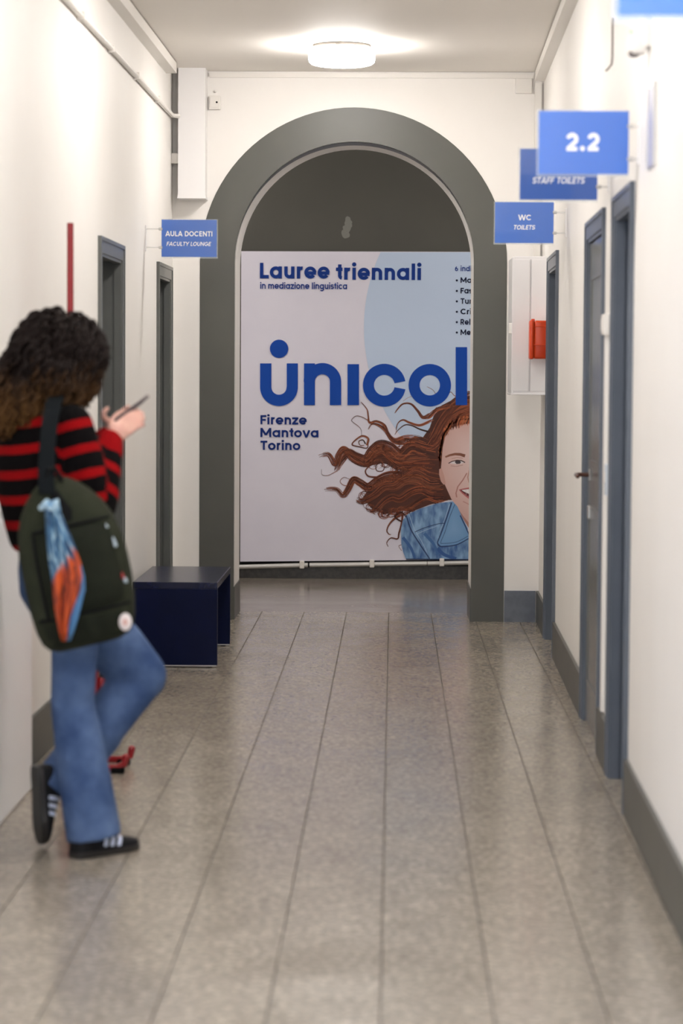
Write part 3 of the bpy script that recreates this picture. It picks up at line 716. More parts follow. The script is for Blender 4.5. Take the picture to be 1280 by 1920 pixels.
# --- hair behind the face
hair = PrintMB()
mass1 = Z([(1320,80),(1220,85),(1100,105),(990,160),(930,240),(900,330),(850,400),(790,390),(720,440),(650,520),(590,480),(530,470),(470,510),(430,570),(470,610),(560,590),(640,640),(700,650),(640,690),(540,720),(450,780),(400,850),(460,930),(560,980),(640,955),(700,950),(760,960),(900,905),(1040,870),(1320,870)])
hair.poly(mass1, 2, (78, 38, 26)); 
DK, MD, LT, CP = (50, 20, 14), (104, 48, 30), (164, 92, 60), (186, 98, 56)
G = [([(960,180),(900,230),(850,250),(810,200),(760,150),(700,150),(660,190),(640,220)],26,3,9,MD),
 ([(930,260),(880,290),(820,310),(750,290),(700,270),(660,300),(645,370)],22,3,8,LT),
 ([(900,360),(830,340),(760,310),(710,310),(660,350),(640,380)],12,2,5,DK),
 ([(880,430),(800,400),(720,400),(640,420),(590,380),(560,310),(500,280),(450,290),(440,240),(430,190),(385,135)],34,3,12,LT),
 ([(880,440),(780,420),(680,440),(620,420),(570,350),(520,310),(470,300),(440,340)],44,4,14,MD),
 ([(480,290),(450,280),(400,250),(350,240),(315,270),(330,290)],4,2,3,LT), ([(330,290),(370,320),(388,350),(390,390)],3,1.5,1,MD),
 ([(950,520),(860,500),(760,480),(680,540),(600,480),(530,460),(470,500),(420,560),(350,540),(290,510),(240,540),(210,620),(195,655)],95,26,40,MD),
 ([(900,560),(800,560),(700,570),(620,550),(550,500),(480,530),(420,590),(330,560),(260,490),(220,530),(190,600),(140,530),(65,545)],85,24,40,LT),
 ([(960,600),(850,600),(740,620),(660,600),(580,540),(500,550),(430,600),(380,570),(300,530),(240,590),(200,655)],70,24,28,MD),
 ([(430,460),(440,410),(395,390),(345,420),(320,455),(370,470),(430,480),(440,440)],14,3,6,LT), ([(420,450),(400,420),(370,430),(380,460),(410,460)],8,3,4,DK),
 ([(680,610),(600,600),(540,590),(500,610),(505,650),(550,650),(560,610),(530,590)],9,2,4,DK),
 ([(1000,700),(900,680),(800,640),(700,690),(600,690),(520,720),(440,770),(380,740),(330,720),(290,790),(250,835),(200,790),(110,790)],85,22,40,MD),
 ([(1000,760),(900,760),(820,720),(720,720),(640,770),(560,780),(500,830),(430,870),(380,880),(350,860)],80,30,36,LT),
 ([(1010,820),(920,820),(840,790),(760,810),(680,860),(620,850),(560,880),(500,940),(450,950)],70,36,34,MD),
 ([(1040,860),(960,870),(880,850),(800,890),(740,930),(680,940),(620,960),(580,990)],60,8,24,DK),
 ([(760,950),(700,980),(650,1000),(600,1050),(580,1100),(600,1130),(615,1125)],18,2,7,MD),
 ([(700,970),(690,1050),(670,1120),(660,1160),(610,1155),(580,1190),(590,1220)],14,2,6,MD),
 ([(700,960),(640,990),(690,1030),(720,1000),(690,960),(650,970)],12,3,5,DK), ([(690,1160),(700,1200),(670,1215),(690,1250)],4,2,2,MD),
 ([(500,700),(440,690),(420,650),(460,610),(520,590)],12,3,5,MD), ([(330,760),(260,760),(230,730),(260,700),(310,720)],4,1.5,2,LT),
 ([(200,655),(140,685),(95,680),(90,640)],3,1,1,LT),
 ([(1320,100),(1220,100),(1120,130),(1040,200),(980,280),(930,380),(880,460)],80,50,40,MD),
 ([(1320,200),(1220,190),(1130,220),(1060,270),(1010,350),(950,440),(890,480)],90,50,44,CP),
 ([(1100,140),(1030,170),(960,190),(900,250),(860,260)],40,6,12,CP),
 ([(1150,110),(1090,90),(1060,60),(1040,80)],4,1.5,3,CP), ([(1250,70),(1190,55),(1140,80),(1110,120)],4,1.5,3,CP), ([(960,110),(930,50),(880,20)],3,1,2,MD), ([(870,90),(760,95),(700,130)],2,1,1,LT)]
def lock(H, g, w0, w1, n, base, lay):
    pts = spl(Z(g), 9)
    for j in range(n):
        u = (j+.5)/n*2-1; u *= 1.12; out = []; ph = random.uniform(0, 6.3); m_ = len(pts)
        st = random.randint(0, m_//4) if n > 6 else 0; en = m_-random.randint(0, m_//4) if n > 6 else m_
        for i, (x, y) in enumerate(pts):
            a = pts[max(0, i-1)]; e = pts[min(m_-1, i+1)]; dx, dy = e[0]-a[0], e[1]-a[1]; L = math.hypot(dx, dy) or 1
            t = i/(m_-1); o_ = u*(w0+(w1-w0)*t)/8 + .6*math.sin(ph+t*9)*(1-.3*t)*(w0/60)
            out.append((x-dy/L*o_, y+dx/L*o_))
        k = random.choice([DK, base, base, MD, LT, CP] if n > 6 else [base]); k2 = random.choice([MD, LT, DK]); q = random.uniform(.8, 1.15)
        k = tuple(min(255, v*q) for v in k)
        wd = max(.8, w0/4/n*random.uniform(.8, 2.0)); H.ribbon(out[st:en], wd, .55, lay+random.choice([0, 1, 2, 3]), k, k2)
for g, w0, w1, n, base in G: lock(hair, g, w0, w1, int(n*1.5) if n > 6 else n, base, 3)
rim = mass1[8:27]
for j in range(150):                                                    # loose frizz round the edge of the hair
    q = random.choice(rim); q2 = random.choice(rim[max(0, rim.index(q)-1):rim.index(q)+2]); t = random.random(); x = q[0]+(q2[0]-q[0])*t; y = q[1]+(q2[1]-q[1])*t
    r = random.uniform(3, 9); a0 = random.uniform(0, 360); sw = random.uniform(120, 300)*random.choice((-1, 1))
    hair.ribbon([(x+r*math.cos(math.radians(a0+sw*k/12))*1.2, y+r*math.sin(math.radians(a0+sw*k/12))) for k in range(13)], random.uniform(.9, 2.0), .4, 6, random.choice([DK, MD, LT, MD]), random.choice([MD, LT]))
hm = [(g, w0, w1, n, base) for g, w0, w1, n, base in G[-7:-4]]
hair.poly([(min(x, PX_R-2), y) for x, y in mir(mass1)[::-1]], 2, (78, 38, 26))
hair.done('printed_hair', sheet, PRINT)

# --- face, neck
face = PrintMB()
neck = Z([(1040,800),(1100,920),(1150,1010),(1200,1090),(1230,1330)]); neck = neck+mir(neck)[::-1]
face.poly(neck, 7, (176, 128, 116))
fl = Z([(1300,285),(1220,290),(1120,310),(1060,330),(1015,400),(998,480),(992,560),(985,640),(1000,720),(1030,790),(1062,860),(1110,930),(1160,1000),(1210,1060),(1260,1100),(1300,1110)])
face.poly(fl+mir(fl)[::-1], 8, (214, 176, 168), (238, 216, 212), (AX, 862))
ear = Z([(990,630),(972,640),(972,680),(985,730),(1005,755),(1022,750),(1010,690)]); face.poly(ear, 9, (204, 158, 146)); face.poly(mir(ear)[::-1], 9, (204, 158, 146))
for fn in (lambda L: L, mir):
    V = lambda L: fn(Z(L))
    face.ribbon(V([(1018,548),(1050,535),(1090,526),(1130,528),(1166,540)]), 3.2, 6, 10, (150, 98, 76), (128, 80, 62))           # brow
    face.poly(V([(1048,593),(1072,582),(1105,575),(1140,577),(1162,588),(1140,597),(1100,600),(1070,598)]), 10, (228, 220, 222))   # eye white
    face.poly(V([(1094,576),(1126,575),(1136,586),(1128,598),(1102,600),(1090,588)]), 11, (70, 60, 66))                             # iris
    face.ribbon(V([(1042,595),(1070,580),(1105,572),(1140,575),(1166,589)]), 1.6, 2.0, 12, (66, 36, 32))                            # lash line
    face.ribbon(V([(1060,614),(1100,618),(1150,608)]), 1, 1, 10, (186, 138, 128))
    face.ribbon(V([(1066,560),(1105,551),(1150,556)]), 1, 1, 10, (184, 136, 124))
    face.ribbon(V([(1180,668),(1150,720),(1112,770),(1098,820),(1104,850)]), 2, 2.4, 10, (180, 126, 116))                           # cheek fold
    face.ribbon(V([(1205,560),(1200,640),(1186,700),(1196,738),(1225,745)]), 2.2, 2.6, 10, (196, 150, 140))                         # nose side
    face.poly(V([(1204,732),(1240,728),(1260,742),(1216,748)]), 11, (128, 76, 70))                                                  # nostril
    face.poly(V([(1118,792),(1150,784),(1215,772),(1300,770),(1300,896),(1240,884),(1185,856),(1140,818)]), 10, (188, 104, 104))    # lips
    face.poly(V([(1128,796),(1170,790),(1230,784),(1300,784),(1300,872),(1230,860),(1180,838)]), 11, (104, 44, 46))                 # mouth
    face.poly(V([(1140,796),(1180,790),(1230,786),(1300,786),(1300,850),(1240,842),(1190,822),(1160,808)]), 12, (238, 234, 234))    # teeth
    for tx in (1172, 1200, 1230, 1264): face.ribbon(V([(tx, 790), (tx+2, 832)]), .6, .5, 13, (206, 196, 196))
    face.ribbon(V([(1150,880),(1200,905),(1300,915)]), 2.2, 2.2, 10, (200, 152, 144))
random.seed(5)
for j in range(60):                                                                                                                  # hairline over the forehead
    t = j/59; k_ = t*6.4; i_ = min(int(k_), 6); ff = k_-i_; fz = [(4*(x-580), 4*(y-720)) for x, y in fl]; x0 = fz[i_][0]*(1-ff)+fz[i_+1][0]*ff; y0 = fz[i_][1]*(1-ff)+fz[i_+1][1]*ff
    g = [(x0+30-60*t, y0-60+random.uniform(-25, 10)+30*t), (x0-2-14*t, y0-20), (x0-14+random.uniform(-10, 10), y0+random.uniform(2, 16)+30*t)]
    cc = random.choice([CP, LT, MD, (186, 112, 74)])
    face.ribbon(spl(Z(g), 4), 3.5, .8, 13, cc); face.ribbon(mir(spl(Z(g), 4)), 3.5, .8, 13, cc)
face.done('printed_face', sheet, PRINT)

# --- denim jacket
DEN = bpy.data.materials.new('printed_denim'); DEN.use_nodes = True; nt = DEN.node_tree
tcn = nt.nodes.new('ShaderNodeTexCoord'); mp = nt.nodes.new('ShaderNodeMapping'); mp.inputs['Scale'].default_value = (14, 1, 5); mp.inputs['Rotation'].default_value = (0, .5, 0)
nn_ = nt.nodes.new('ShaderNodeTexNoise'); nn_.inputs['Scale'].default_value = 1.6; nn_.inputs['Detail'].default_value = 8
rp = nt.nodes.new('ShaderNodeValToRGB'); rp.color_ramp.elements[0].position = .34; rp.color_ramp.elements[1].position = .66
rp.color_ramp.elements[0].color = lin((44, 88, 150)); rp.color_ramp.elements[1].color = lin((140, 178, 214))
nt.links.new(tcn.outputs['Object'], mp.inputs['Vector']); nt.links.new(mp.outputs['Vector'], nn_.inputs['Vector']); nt.links.new(nn_.outputs['Fac'], rp.inputs['Fac'])
nt.links.new(rp.outputs['Color'], nt.nodes['Principled BSDF'].inputs['Base Color']); nt.nodes['Principled BSDF'].inputs['Roughness'].default_value = .55
jk = Z([(1075,880),(960,895),(830,935),(740,975),(700,1020),(685,1090),(688,1200),(705,1270),(725,1318),(1212,1322),(1300,1322),(1300,1280),(1210,1170),(1180,1080),(1140,990),(1110,920)])
b = MB(); b.add([PP(x, y, 14) for x, y in jk], [tuple(range(len(jk)))]); jm = mir(jk)[::-1]
b.add([PP(x, y, 14) for x, y in jm if x < PX_R+200], [tuple(range(len(jm)))])
# keep the mirrored half on the sheet
for v in b.v: v.x = min(v.x, at(PX_R-1, 1000, YP).x)
jo = obj('printed_jacket', b, DEN, sheet, recalc=False)
jd = PrintMB(); S1 = (34, 58, 102); S2 = (176, 204, 228)
col_ = Z([(1075,885),(1040,980),(1000,1100),(962,1190),(985,1215),(1100,1205),(1195,1160),(1185,1080),(1140,990),(1110,920)])
jd.poly(col_, 15, (112, 156, 202), (128, 170, 212), Z([(1080,1080)])[0])
for g, w0, cc in (([(1065,890),(1030,1000),(990,1110),(958,1190)],2.4,S1), ([(958,1190),(985,1218),(1100,1206),(1200,1155)],2.2,S1), ([(1050,900),(1015,1010),(975,1110)],1,S2),
    ([(1090,900),(1050,1000),(1015,1110),(985,1185),(1000,1196),(1100,1185),(1190,1140)],1,S1), ([(725,985),(760,1090),(820,1190),(900,1310)],2.6,S1), ([(745,975),(785,1085),(840,1180),(880,1260)],1,S2),
    ([(790,1110),(860,1080),(960,1050),(1010,1045)],1.6,S1), ([(800,1128),(870,1096),(960,1064)],.9,S2), ([(1130,985),(1170,1070),(1205,1150)],2.5,(40,66,112)),
    ([(700,1150),(760,1230),(790,1310)],6,(58,98,156)), ([(960,1230),(1010,1280),(1100,1310)],7,(52,92,152)), ([(860,1120),(930,1200),(960,1280)],6,(66,108,164))):
    jd.ribbon(spl(Z(g), 6), w0, w0*.8, 16, cc)
jd.ribbon(Z([(725,1314),(1300,1318)]), 2.2, 2.2, 17, (24, 40, 74))
jd.done('printed_stitching', jo, PRINT)

# --- lettering
def ptext(s, px, py, cap, pw, m_, w, layer=20, parent=sheet):
    k = YP/F_PX; q = at(px, py, YP)
    o_ = obj('lettering', text_on(MB(), s, q.x, q.z, cap*k, YP-.00012*layer, pw*k if pw else None, w), m_, parent, recalc=False); return o_
ptext('Lauree', 487, 522, 29.0, 130.5, PB2, .155); ptext('triennali', 629.5, 524.5, 29.0, 159.5, PB2, .155)
ptext('in mediazione linguistica', 487.5, 541.5, 11.6, 162.5, PB2, .13)
ptext('Firenze', 488, 795.5, 17.2, 87, PB4, .145); ptext('Mantova', 488, 819.5, 17.2, 109, PB4, .145); ptext('Torino', 488, 843.5, 17.2, 75, PB4, .145)
ptext('6 indiri', 852.5, 508.5, 9.8, 38.5, PB2, .125)
for s, py, pw in (('Mar', 530.5, 26), ('Fash', 550.2, 30), ('Turi', 569.8, 24.5), ('Crim', 589.3, 34), ('Rela', 608.8, 27), ('Med', 628.2, 27.5)):
    ptext('\u2022', 854, py, 10.4, None, PB3, .12); ptext(s, 863, py, 10.4, pw, PB3, .145)
lg = MB(); Zl = lambda x, y: at(440+x/2.783, 460+y/2.783, YP-.00012*21-.0001*LK[0])
LK = [0]
def lpoly(pts): lg.add([Zl(x, y) for x, y in pts], [tuple(range(len(pts)))])
def lring(cx, cy, ro, ri, a0, a1, n=40):
    for i in range(n):
        t0, t1 = (math.radians(a0+(a1-a0)*k/n) for k in (i, i+1))
        lpoly([(cx+ro*math.cos(t0), cy+ro*math.sin(t0)), (cx+ro*math.cos(t1), cy+ro*math.sin(t1)), (cx+ri*math.cos(t1), cy+ri*math.sin(t1)), (cx+ri*math.cos(t0), cy+ri*math.sin(t0))])
lring(231, 540, 48, 0, 0, 360)                                                          # dot over the u
lpoly([(132,616),(191,616),(191,740),(132,740)]); LK[0] = 1; lpoly([(271,616),(329,616),(329,740),(271,740)]); LK[0] = 2; lring(230.5, 740, 98.5, 39.5, 0, 180)   # u
lpoly([(361,616),(418,616),(418,834),(361,834)]); lpoly([(496,712),(555,712),(555,834),(496,834)]); LK[0] = 3; lring(457, 712, 98, 39, -180, 0); LK[0] = 0   # n
lpoly([(588,620),(648,620),(648,834),(588,834)])                                         # dotless i
lring(780, 730, 112, 54, 11, 349)                                                        # c
lring(1017, 730, 111, 53, 0, 360)                                                        # o
lpoly([(1152,531),(1212,531),(1212,834),(1152,834)])                                     # l
obj('logo_lettering', lg, PB1, sheet, recalc=False)

# --- rod under the sheet, with tape clips
YR = YP+.005
rl, r1, r2, rr = at(446, 1063, YR), at(577, 1059.5, YR), at(800, 1056.5, YR), at(PX_R, 1053, YR)
rod = obj('rod', MB().cyl(rl, r1, .0165, 16).cyl(r1+Vector((.012,0,0)), r2, .0165, 16).cyl(r2+Vector((.004,0,0)), rr, .0165, 16), mat('pale_aluminium_tube', (205, 203, 200), .35, metal=.3), poster, smooth=True)
obj('joint', MB().cyl(r1+Vector((-.002,0,0)), r1+Vector((.02,0,0)), .015, 14), BLACK, rod); obj('joint', MB().cyl(r2-Vector((.001,0,0)), r2+Vector((.005,0,0)), .015, 14), BLACK, rod)
for px, py in ((566, 1060), (697, 1058), (828, 1055.5), (958, 1053)):
    q = at(px, py, YR); obj('clip', MB().rbox(q+Vector((0, -.004, .006)), (.034, .045, .058), .006), PLASTIC, rod)
obj('gap_shade', MB().box(at(450,1053,YP).x, at(PX_R,1048,YP).x, YP+.009, YP+.011, .10, .20), BLACK, poster)  # shade in the gap above the rod, put in as a black strip
# ================================================================== low white box on the left
BF = -1.297
CABW = mat('bright_white_laminate', (250, 250, 252), .35)
lb = thing('low_cabinet', 'low white box cabinet along left wall behind the person', 'cabinet', (-1.335, 7.3, 0))
obj('body', MB().box(-1.362, BF+.004, 6.0, 8.598, 0, 1.012), CABW, lb)
obj('top', MB().rbox(((-1.365+BF-.0)/2, 7.3, 1.026), (BF+.0065+1.365, 2.61, .028), .006), CABW, lb)
for k in range(3):
    y0 = 6.01+k*.862; obj('front_panel', MB().rbox((BF+.004, y0+.43, .505), (.010, .858, 1.0), .003), CABW, lb)

# ================================================================== extinguisher stand and extinguisher
EX, EY = -1.185, 9.05
st = thing('extinguisher_stand', 'red floor stand with tall pole behind the person', 'stand', (EX, EY, 0))
b = MB()
for s_ in (-1, 1):
    b.chain([(EX-.10, EY+s_*.10, .02), (EX+.16, EY+s_*.10, .02), (EX+.19, EY+s_*.10, .035), (EX+.195, EY+s_*.10, .06)], [.014]*4, 10)
b.chain([(EX-.10, EY-.10, .02), (EX-.10, EY+.10, .02)], [.014, .014], 10); b.chain([(EX+.02, EY-.10, .02), (EX+.02, EY+.10, .02)], [.014, .014], 10)
obj('base', b, RED, st, smooth=True)
for s_ in (-1, 1): obj('rubber_foot', MB().rbox((EX+.165, EY+s_*.10, .012), (.05, .034, .024), .005), BLACK, st)
ptop = at(125, 415, EY)
obj('pole', MB().cyl((ptop.x, EY+.10, .02), (ptop.x, EY+.10, ptop.z), .0125, 14), RED, st, smooth=True)
obj('hook', MB().chain([(ptop.x, EY+.10, .72), (ptop.x, EY+.06, .72)], [.008, .008], 8), STEEL, st)
ex = thing('fire_extinguisher', 'red fire extinguisher standing behind the legs of the person', 'extinguisher', (-1.185, 9.03, .034))
ec = (-1.180, 9.03, 0)
obj('cylinder', MB().lathe(ec, [(.04, .05), (.072, .052), (.08, .07), (.08, .44), (.074, .48), (.05, .52), (.028, .54), (.026, .56)], 28), RED, ex, smooth=True)
obj('skirt', MB().lathe(ec, [(.07, .034), (.081, .034), (.081, .062), (.07, .062)], 28), BLACK, ex)
obj('valve', MB().lathe(ec, [(.02, .56), (.022, .60), (.014, .61)], 16), STEEL, ex)
obj('lever', MB().chain([(ec[0]-.01, ec[1], .615), (ec[0]+.05, ec[1], .63), (ec[0]+.09, ec[1], .62)], [.008]*3, 8), BLACK, ex, smooth=True)
obj('hose', MB().chain([(ec[0]+.02, ec[1], .585), (ec[0]+.07, ec[1], .58), (ec[0]+.10, ec[1], .52), (ec[0]+.095, ec[1], .40), (ec[0]+.09, ec[1], .28)], [.01]*5, 10), BLACK, ex, smooth=True)
obj('nozzle', MB().chain([(ec[0]+.09, ec[1], .34), (ec[0]+.088, ec[1], .24)], [.014, .02], 10), RED, ex, smooth=True)

# ================================================================== the person
HD = math.radians(44)
Fv = Vector((math.cos(HD), math.sin(HD), 0)); Lv = Vector((-math.sin(HD), math.cos(HD), 0)); Zv = Vector((0, 0, 1))
person = thing('person', 'person in black and red striped sweater and jeans looking at a phone', 'person', (-.99, 7.46, 0))
def loft(b, rings, n=24, f=Fv, l=Lv):
    """rings: (center, half width along l, half depth along f)"""
    o = len(b.v)
    for (c_, hw, hd) in rings:
        c_ = Vector(c_)
        for k in range(n):
            a = 2*math.pi*k/n; ca, sa = math.cos(a), math.sin(a); e = .86
            b.v.append(c_ + l*(hw*math.copysign(abs(ca)**e, ca)) + f*(hd*math.copysign(abs(sa)**e, sa)))
    for i in range(len(rings)-1):
        for k in range(n): b.f.append((o+i*n+k, o+i*n+(k+1)%n, o+(i+1)*n+(k+1)%n, o+(i+1)*n+k))
    b.f.append(tuple(o+k for k in reversed(range(n)))); b.f.append(tuple(o+(len(rings)-1)*n+k for k in range(n)))
# joints
SR, ERb, WRr = Vector((-.985, 7.40, 1.335)), Vector((-.915, 7.37, 1.08)), Vector((-.880, 7.49, 1.280))
SL, ELb, WLl = Vector((-1.215, 7.64, 1.335)), Vector((-1.07, 7.83, 1.12)), Vector((-.905, 7.66, 1.285))
HR, KR, AR_ = Vector((-.975, 7.44, .86)), Vector((-.987, 7.43, .47)), Vector((-.925, 7.42, .09))
HL, KL, AL_ = Vector((-1.075, 7.57, .86)), Vector((-.805, 7.71, .525)), Vector((-1.05, 7.585, .20))
HEAD = Vector((-1.035, 7.565, 1.548)); NECK = Vector((-1.085, 7.53, 1.41))
hf = (Fv*.80 - Zv*.60).normalized(); hu = (Fv*.60 + Zv*.80).normalized(); hl = Lv            # tilted head frame
HM = Matrix((hf, hl, hu)).transposed()
def hp(f_, l_, u_): return HEAD + hf*f_ + hl*l_ + hu*u_
# ---- body: one continuous skin
b = MB()
b.ball(HEAD, (.098, .078, .118), 24, 16, HM)
b.ball(hp(.03, 0, -.06), (.062, .058, .06), 16, 12, HM)                       # jaw
b.ball(hp(.075, 0, -.098), (.022, .026, .02), 12, 8, HM)                      # chin
b.chain([hp(.09, 0, .02), hp(.112, 0, -.025), hp(.104, 0, -.032)], [.010, .014, .013], 10)   # nose
for s_ in (-1, 1):
    b.ball(hp(.0, s_*.08, -.005), (.02, .01, .032), 12, 8, HM)                 # ears
    b.ball(hp(.085, s_*.032, .03), (.014, .024, .008), 10, 8, HM)              # brow
    b.ball(hp(.082, s_*.012, -.062), (.012, .02, .006), 10, 8, HM); b.ball(hp(.082, s_*.010, -.074), (.012, .017, .007), 10, 8, HM)   # lips
b.chain([NECK+Vector((0,0,-.05)), NECK, HEAD+Vector((-.01,-.01,-.06))], [.06, .052, .055])
loft(b, [((-1.02,7.50,.80),.14,.10), ((-1.03,7.50,.95),.14,.10), ((-1.06,7.51,1.1),.14,.10), ((-1.09,7.52,1.28),.16,.105), ((-1.095,7.52,1.36),.13,.085), ((-1.09,7.525,1.40),.06,.06)])
b.chain([NECK+Vector((0,0,-.06)), SR, (SR+ERb)/2, ERb, (ERb+WRr)/2, WRr], [.05, .05, .043, .038, .034, .024])
b.chain([NECK+Vector((0,0,-.06)), SL, (SL+ELb)/2, ELb, (ELb+WLl)/2, WLl], [.05, .05, .043, .038, .034, .024])
b.chain([HR, (HR+KR)/2, KR, (KR+AR_)/2, AR_], [.075, .065, .05, .048, .035]); b.chain([HL, (HL+KL)/2, KL, (KL+AL_)/2, AL_], [.075, .065, .05, .048, .035])
b.chain([AR_, AR_+Vector((.02,.02,-.05)), Vector((-.85,7.485,.03))], [.032, .03, .022]); b.chain([AL_, Vector((-1.085,7.55,.16)), Vector((-1.085,7.545,.07))], [.032, .03, .024])
# hands: palm plus four fingers and a thumb closing round the phone
PH_A, PH_B = at(212, 792, 7.53), at(263, 755, 7.60)                     # phone seen edge on
pd = (PH_B-PH_A).normalized()
pn0 = Vector((0, -1, 0)); side = pd.cross(pn0).normalized()             # roughly up
phone_up = side if side.z > 0 else -side
def finger(pts, r0, r1):
    b.chain(pts, [r0+(r1-r0)*i/(len(pts)-1) for i in range(len(pts))], 10)
PC = (PH_A+PH_B)/2
palmR = WRr.lerp(PC, .50) + Vector((.004, -.028, -.012))
b.chain([WRr, WRr.lerp(palmR, .5), palmR, palmR+pd*.022], [(.024, .024), (.03, .022), (.034, .018), (.030, .014)], 12)
kn = palmR+pd*.03
for i, (up_, ln) in enumerate(((.026, .074), (.009, .080), (-.009, .072), (-.026, .056))):
    base = kn + phone_up*up_*.9 + Vector((0, -.002, 0))
    p1 = base + pd*ln*.42 + Vector((0, -.004, 0)); p2 = p1 + pd*ln*.33 + Vector((.002, .008, -.002)); p3 = p2 + pd*ln*.22 + Vector((.0, .012, -.003))
    finger([palmR+phone_up*up_*.7+pd*.01, base, p1, p2, p3], .0098, .0074)
tb = palmR + phone_up*.024 - pd*.012
finger([tb, tb+pd*.02+phone_up*.016+Vector((0,.012,0)), tb+pd*.046+phone_up*.022+Vector((0,.026,0)), tb+pd*.066+phone_up*.020+Vector((0,.034,0))], .0115, .008)
palmL = WLl.lerp(PC, .55) + Vector((-.018, .035, -.012))
b.chain([WLl, WLl.lerp(palmL, .5), palmL, palmL+pd*.018], [(.024, .024), (.03, .022), (.034, .018), (.030, .014)], 12)
for i, (up_, ln) in enumerate(((.024, .07), (.008, .076), (-.009, .07), (-.025, .056))):
    base = palmL + pd*.024 + phone_up*up_*.9
    p1 = base + pd*ln*.38 + Vector((0, .002, .004)); p2 = p1 + pd*ln*.3 + Vector((0, -.010, .004)); p3 = p2 + pd*ln*.2 + Vector((0, -.014, 0))
    finger([palmL+phone_up*up_*.7, base, p1, p2, p3], .0098, .0074)
tb = palmL + phone_up*.026
finger([tb, tb+phone_up*.018+Vector((-.004,-.014,0)), tb+phone_up*.030+pd*.012+Vector((-.004,-.026,0)), tb+phone_up*.034+pd*.028+Vector((0,-.030,0))], .0115, .008)
SKIN = mat('skin', (210, 164, 148), .5, noise=(30, (202, 152, 138), .4, .7))
SKIN.node_tree.nodes['Principled BSDF'].inputs['Subsurface Weight'].default_value = .08
SKIN.node_tree.nodes['Principled BSDF'].inputs['Subsurface Radius'].default_value = (.01, .004, .002)
body = put('body', remesh(b, .0052, 3, 'body', ORI[person.name]), SKIN, person)
for s_ in (-1, 1):
    e_ = obj('eye', MB().ball(hp(.083, s_*.031, .008), .0125), mat('eye_white', (236, 232, 230), .2), person, smooth=True)
    obj('iris', MB().ball(hp(.0925, s_*.031, .006), (.004, .0055, .0055), 12, 8, HM), mat('brown_iris', (60, 38, 26), .2), e_, smooth=True)

# ---- sweater
b = MB()
loft(b, [((-1.035,7.50,.935),.155,.118), ((-1.04,7.50,.955),.168,.130), ((-1.048,7.50,1.02),.178,.140), ((-1.065,7.505,1.12),.190,.146), ((-1.08,7.51,1.22),.198,.144), ((-1.092,7.518,1.30),.195,.130),
         ((-1.096,7.52,1.355),.165,.105), ((-1.092,7.522,1.39),.11,.085), ((-1.088,7.525,1.415),.075,.075), ((-1.085,7.527,1.435),.068,.068)], 28)
def sleeve(S, E, W):
    up = S.lerp(E, .5); fo = E.lerp(W, .45); dn = (E-W).normalized()
    b.chain([S+Vector((0,0,.0)), S.lerp(E, .3), up, S.lerp(E, .8), E+Vector((0,-.0,-.0))], [.066, .070, .072, .072, .066], 16)
    b.chain([E, E.lerp(W, .25), fo, E.lerp(W, .75), E.lerp(W, .93)], [.068, .070, .062, .052, .044], 16)
    b.chain([E.lerp(W, .82), E.lerp(W, .98)], [.044, .041], 16)
sleeve(SR, ERb, WRr); sleeve(SL, ELb, WLl)
swm = remesh(b, .0095, 6, 'sweater', ORI[person.name])
nv = len(swm.vertices); co = np.empty(nv*3, np.float32); swm.vertices.foreach_get('co', co); co = co.reshape(-1, 3)+np.array(ORI[person.name])
def seg_param(P, A, B):
    A, B = np.array(A), np.array(B); d = B-A; t = np.clip(((P-A)@d)/(d@d), -.2, 1.05); q = A+np.outer(np.clip(t, 0, 1), d); return t*np.linalg.norm(d), np.linalg.norm(P-q, axis=1)
val = co[:, 2] - 1.395 + .02*np.sin(co[:, 0]*9)
best = np.full(nv, 1e9)
tor = np.maximum(0, np.hypot(co[:, 0]+1.07, co[:, 1]-7.51)-.0)/.19
isarm = np.zeros(nv, bool)
for S, E, W in ((SR, ERb, WRr), (SL, ELb, WLl)):
    t1, d1 = seg_param(co, S, E); t2, d2 = seg_param(co, E, W); L1 = (E-S).length
    use = np.minimum(d1, d2) < .079
    tr = np.linalg.norm((co-np.array([-1.085, 7.515, 0]))[:, :2], axis=1)
    out = (tr > .165) | (d2 < .075) & (t2 > .03)
    sel = use & out
    v = np.where(d2 < d1, L1+t2, t1)
    val[sel] = -(v[sel]+.035)
at_ = swm.attributes.new('stripe', 'FLOAT', 'POINT'); at_.data.foreach_set('value', val.astype(np.float32))
SWM = bpy.data.materials.new('striped_knit'); SWM.use_nodes = True; nt = SWM.node_tree; N = nt.nodes.new; Lk = nt.links.new; bs = nt.nodes['Principled BSDF']
a_ = N('ShaderNodeAttribute'); a_.attribute_name = 'stripe'
tcn = N('ShaderNodeTexCoord'); nz_ = N('ShaderNodeTexNoise'); nz_.inputs['Scale'].default_value = 160; Lk(tcn.outputs['Object'], nz_.inputs['Vector'])
ma = N('ShaderNodeMath'); ma.operation = 'MULTIPLY_ADD'; ma.inputs[1].default_value = .008; Lk(nz_.outputs['Fac'], ma.inputs[0]); Lk(a_.outputs['Fac'], ma.inputs[2])
mo = N('ShaderNodeMath'); mo.operation = 'PINGPONG'; mo.inputs[1].default_value = .039; Lk(ma.outputs[0], mo.inputs[0])
rp = N('ShaderNodeValToRGB'); rp.color_ramp.interpolation = 'LINEAR'
mr = N('ShaderNodeMapRange'); mr.inputs['From Max'].default_value = .039; Lk(mo.outputs[0], mr.inputs['Value']); Lk(mr.outputs[0], rp.inputs['Fac'])
rp.color_ramp.elements[0].color = lin((7, 5, 6)); rp.color_ramp.elements[0].position = .62
rp.color_ramp.elements[1].color = lin((132, 5, 9)); rp.color_ramp.elements[1].position = .68
Lk(rp.outputs['Color'], bs.inputs['Base Color']); bs.inputs['Roughness'].default_value = .95; bs.inputs['Specular IOR Level'].default_value = .1
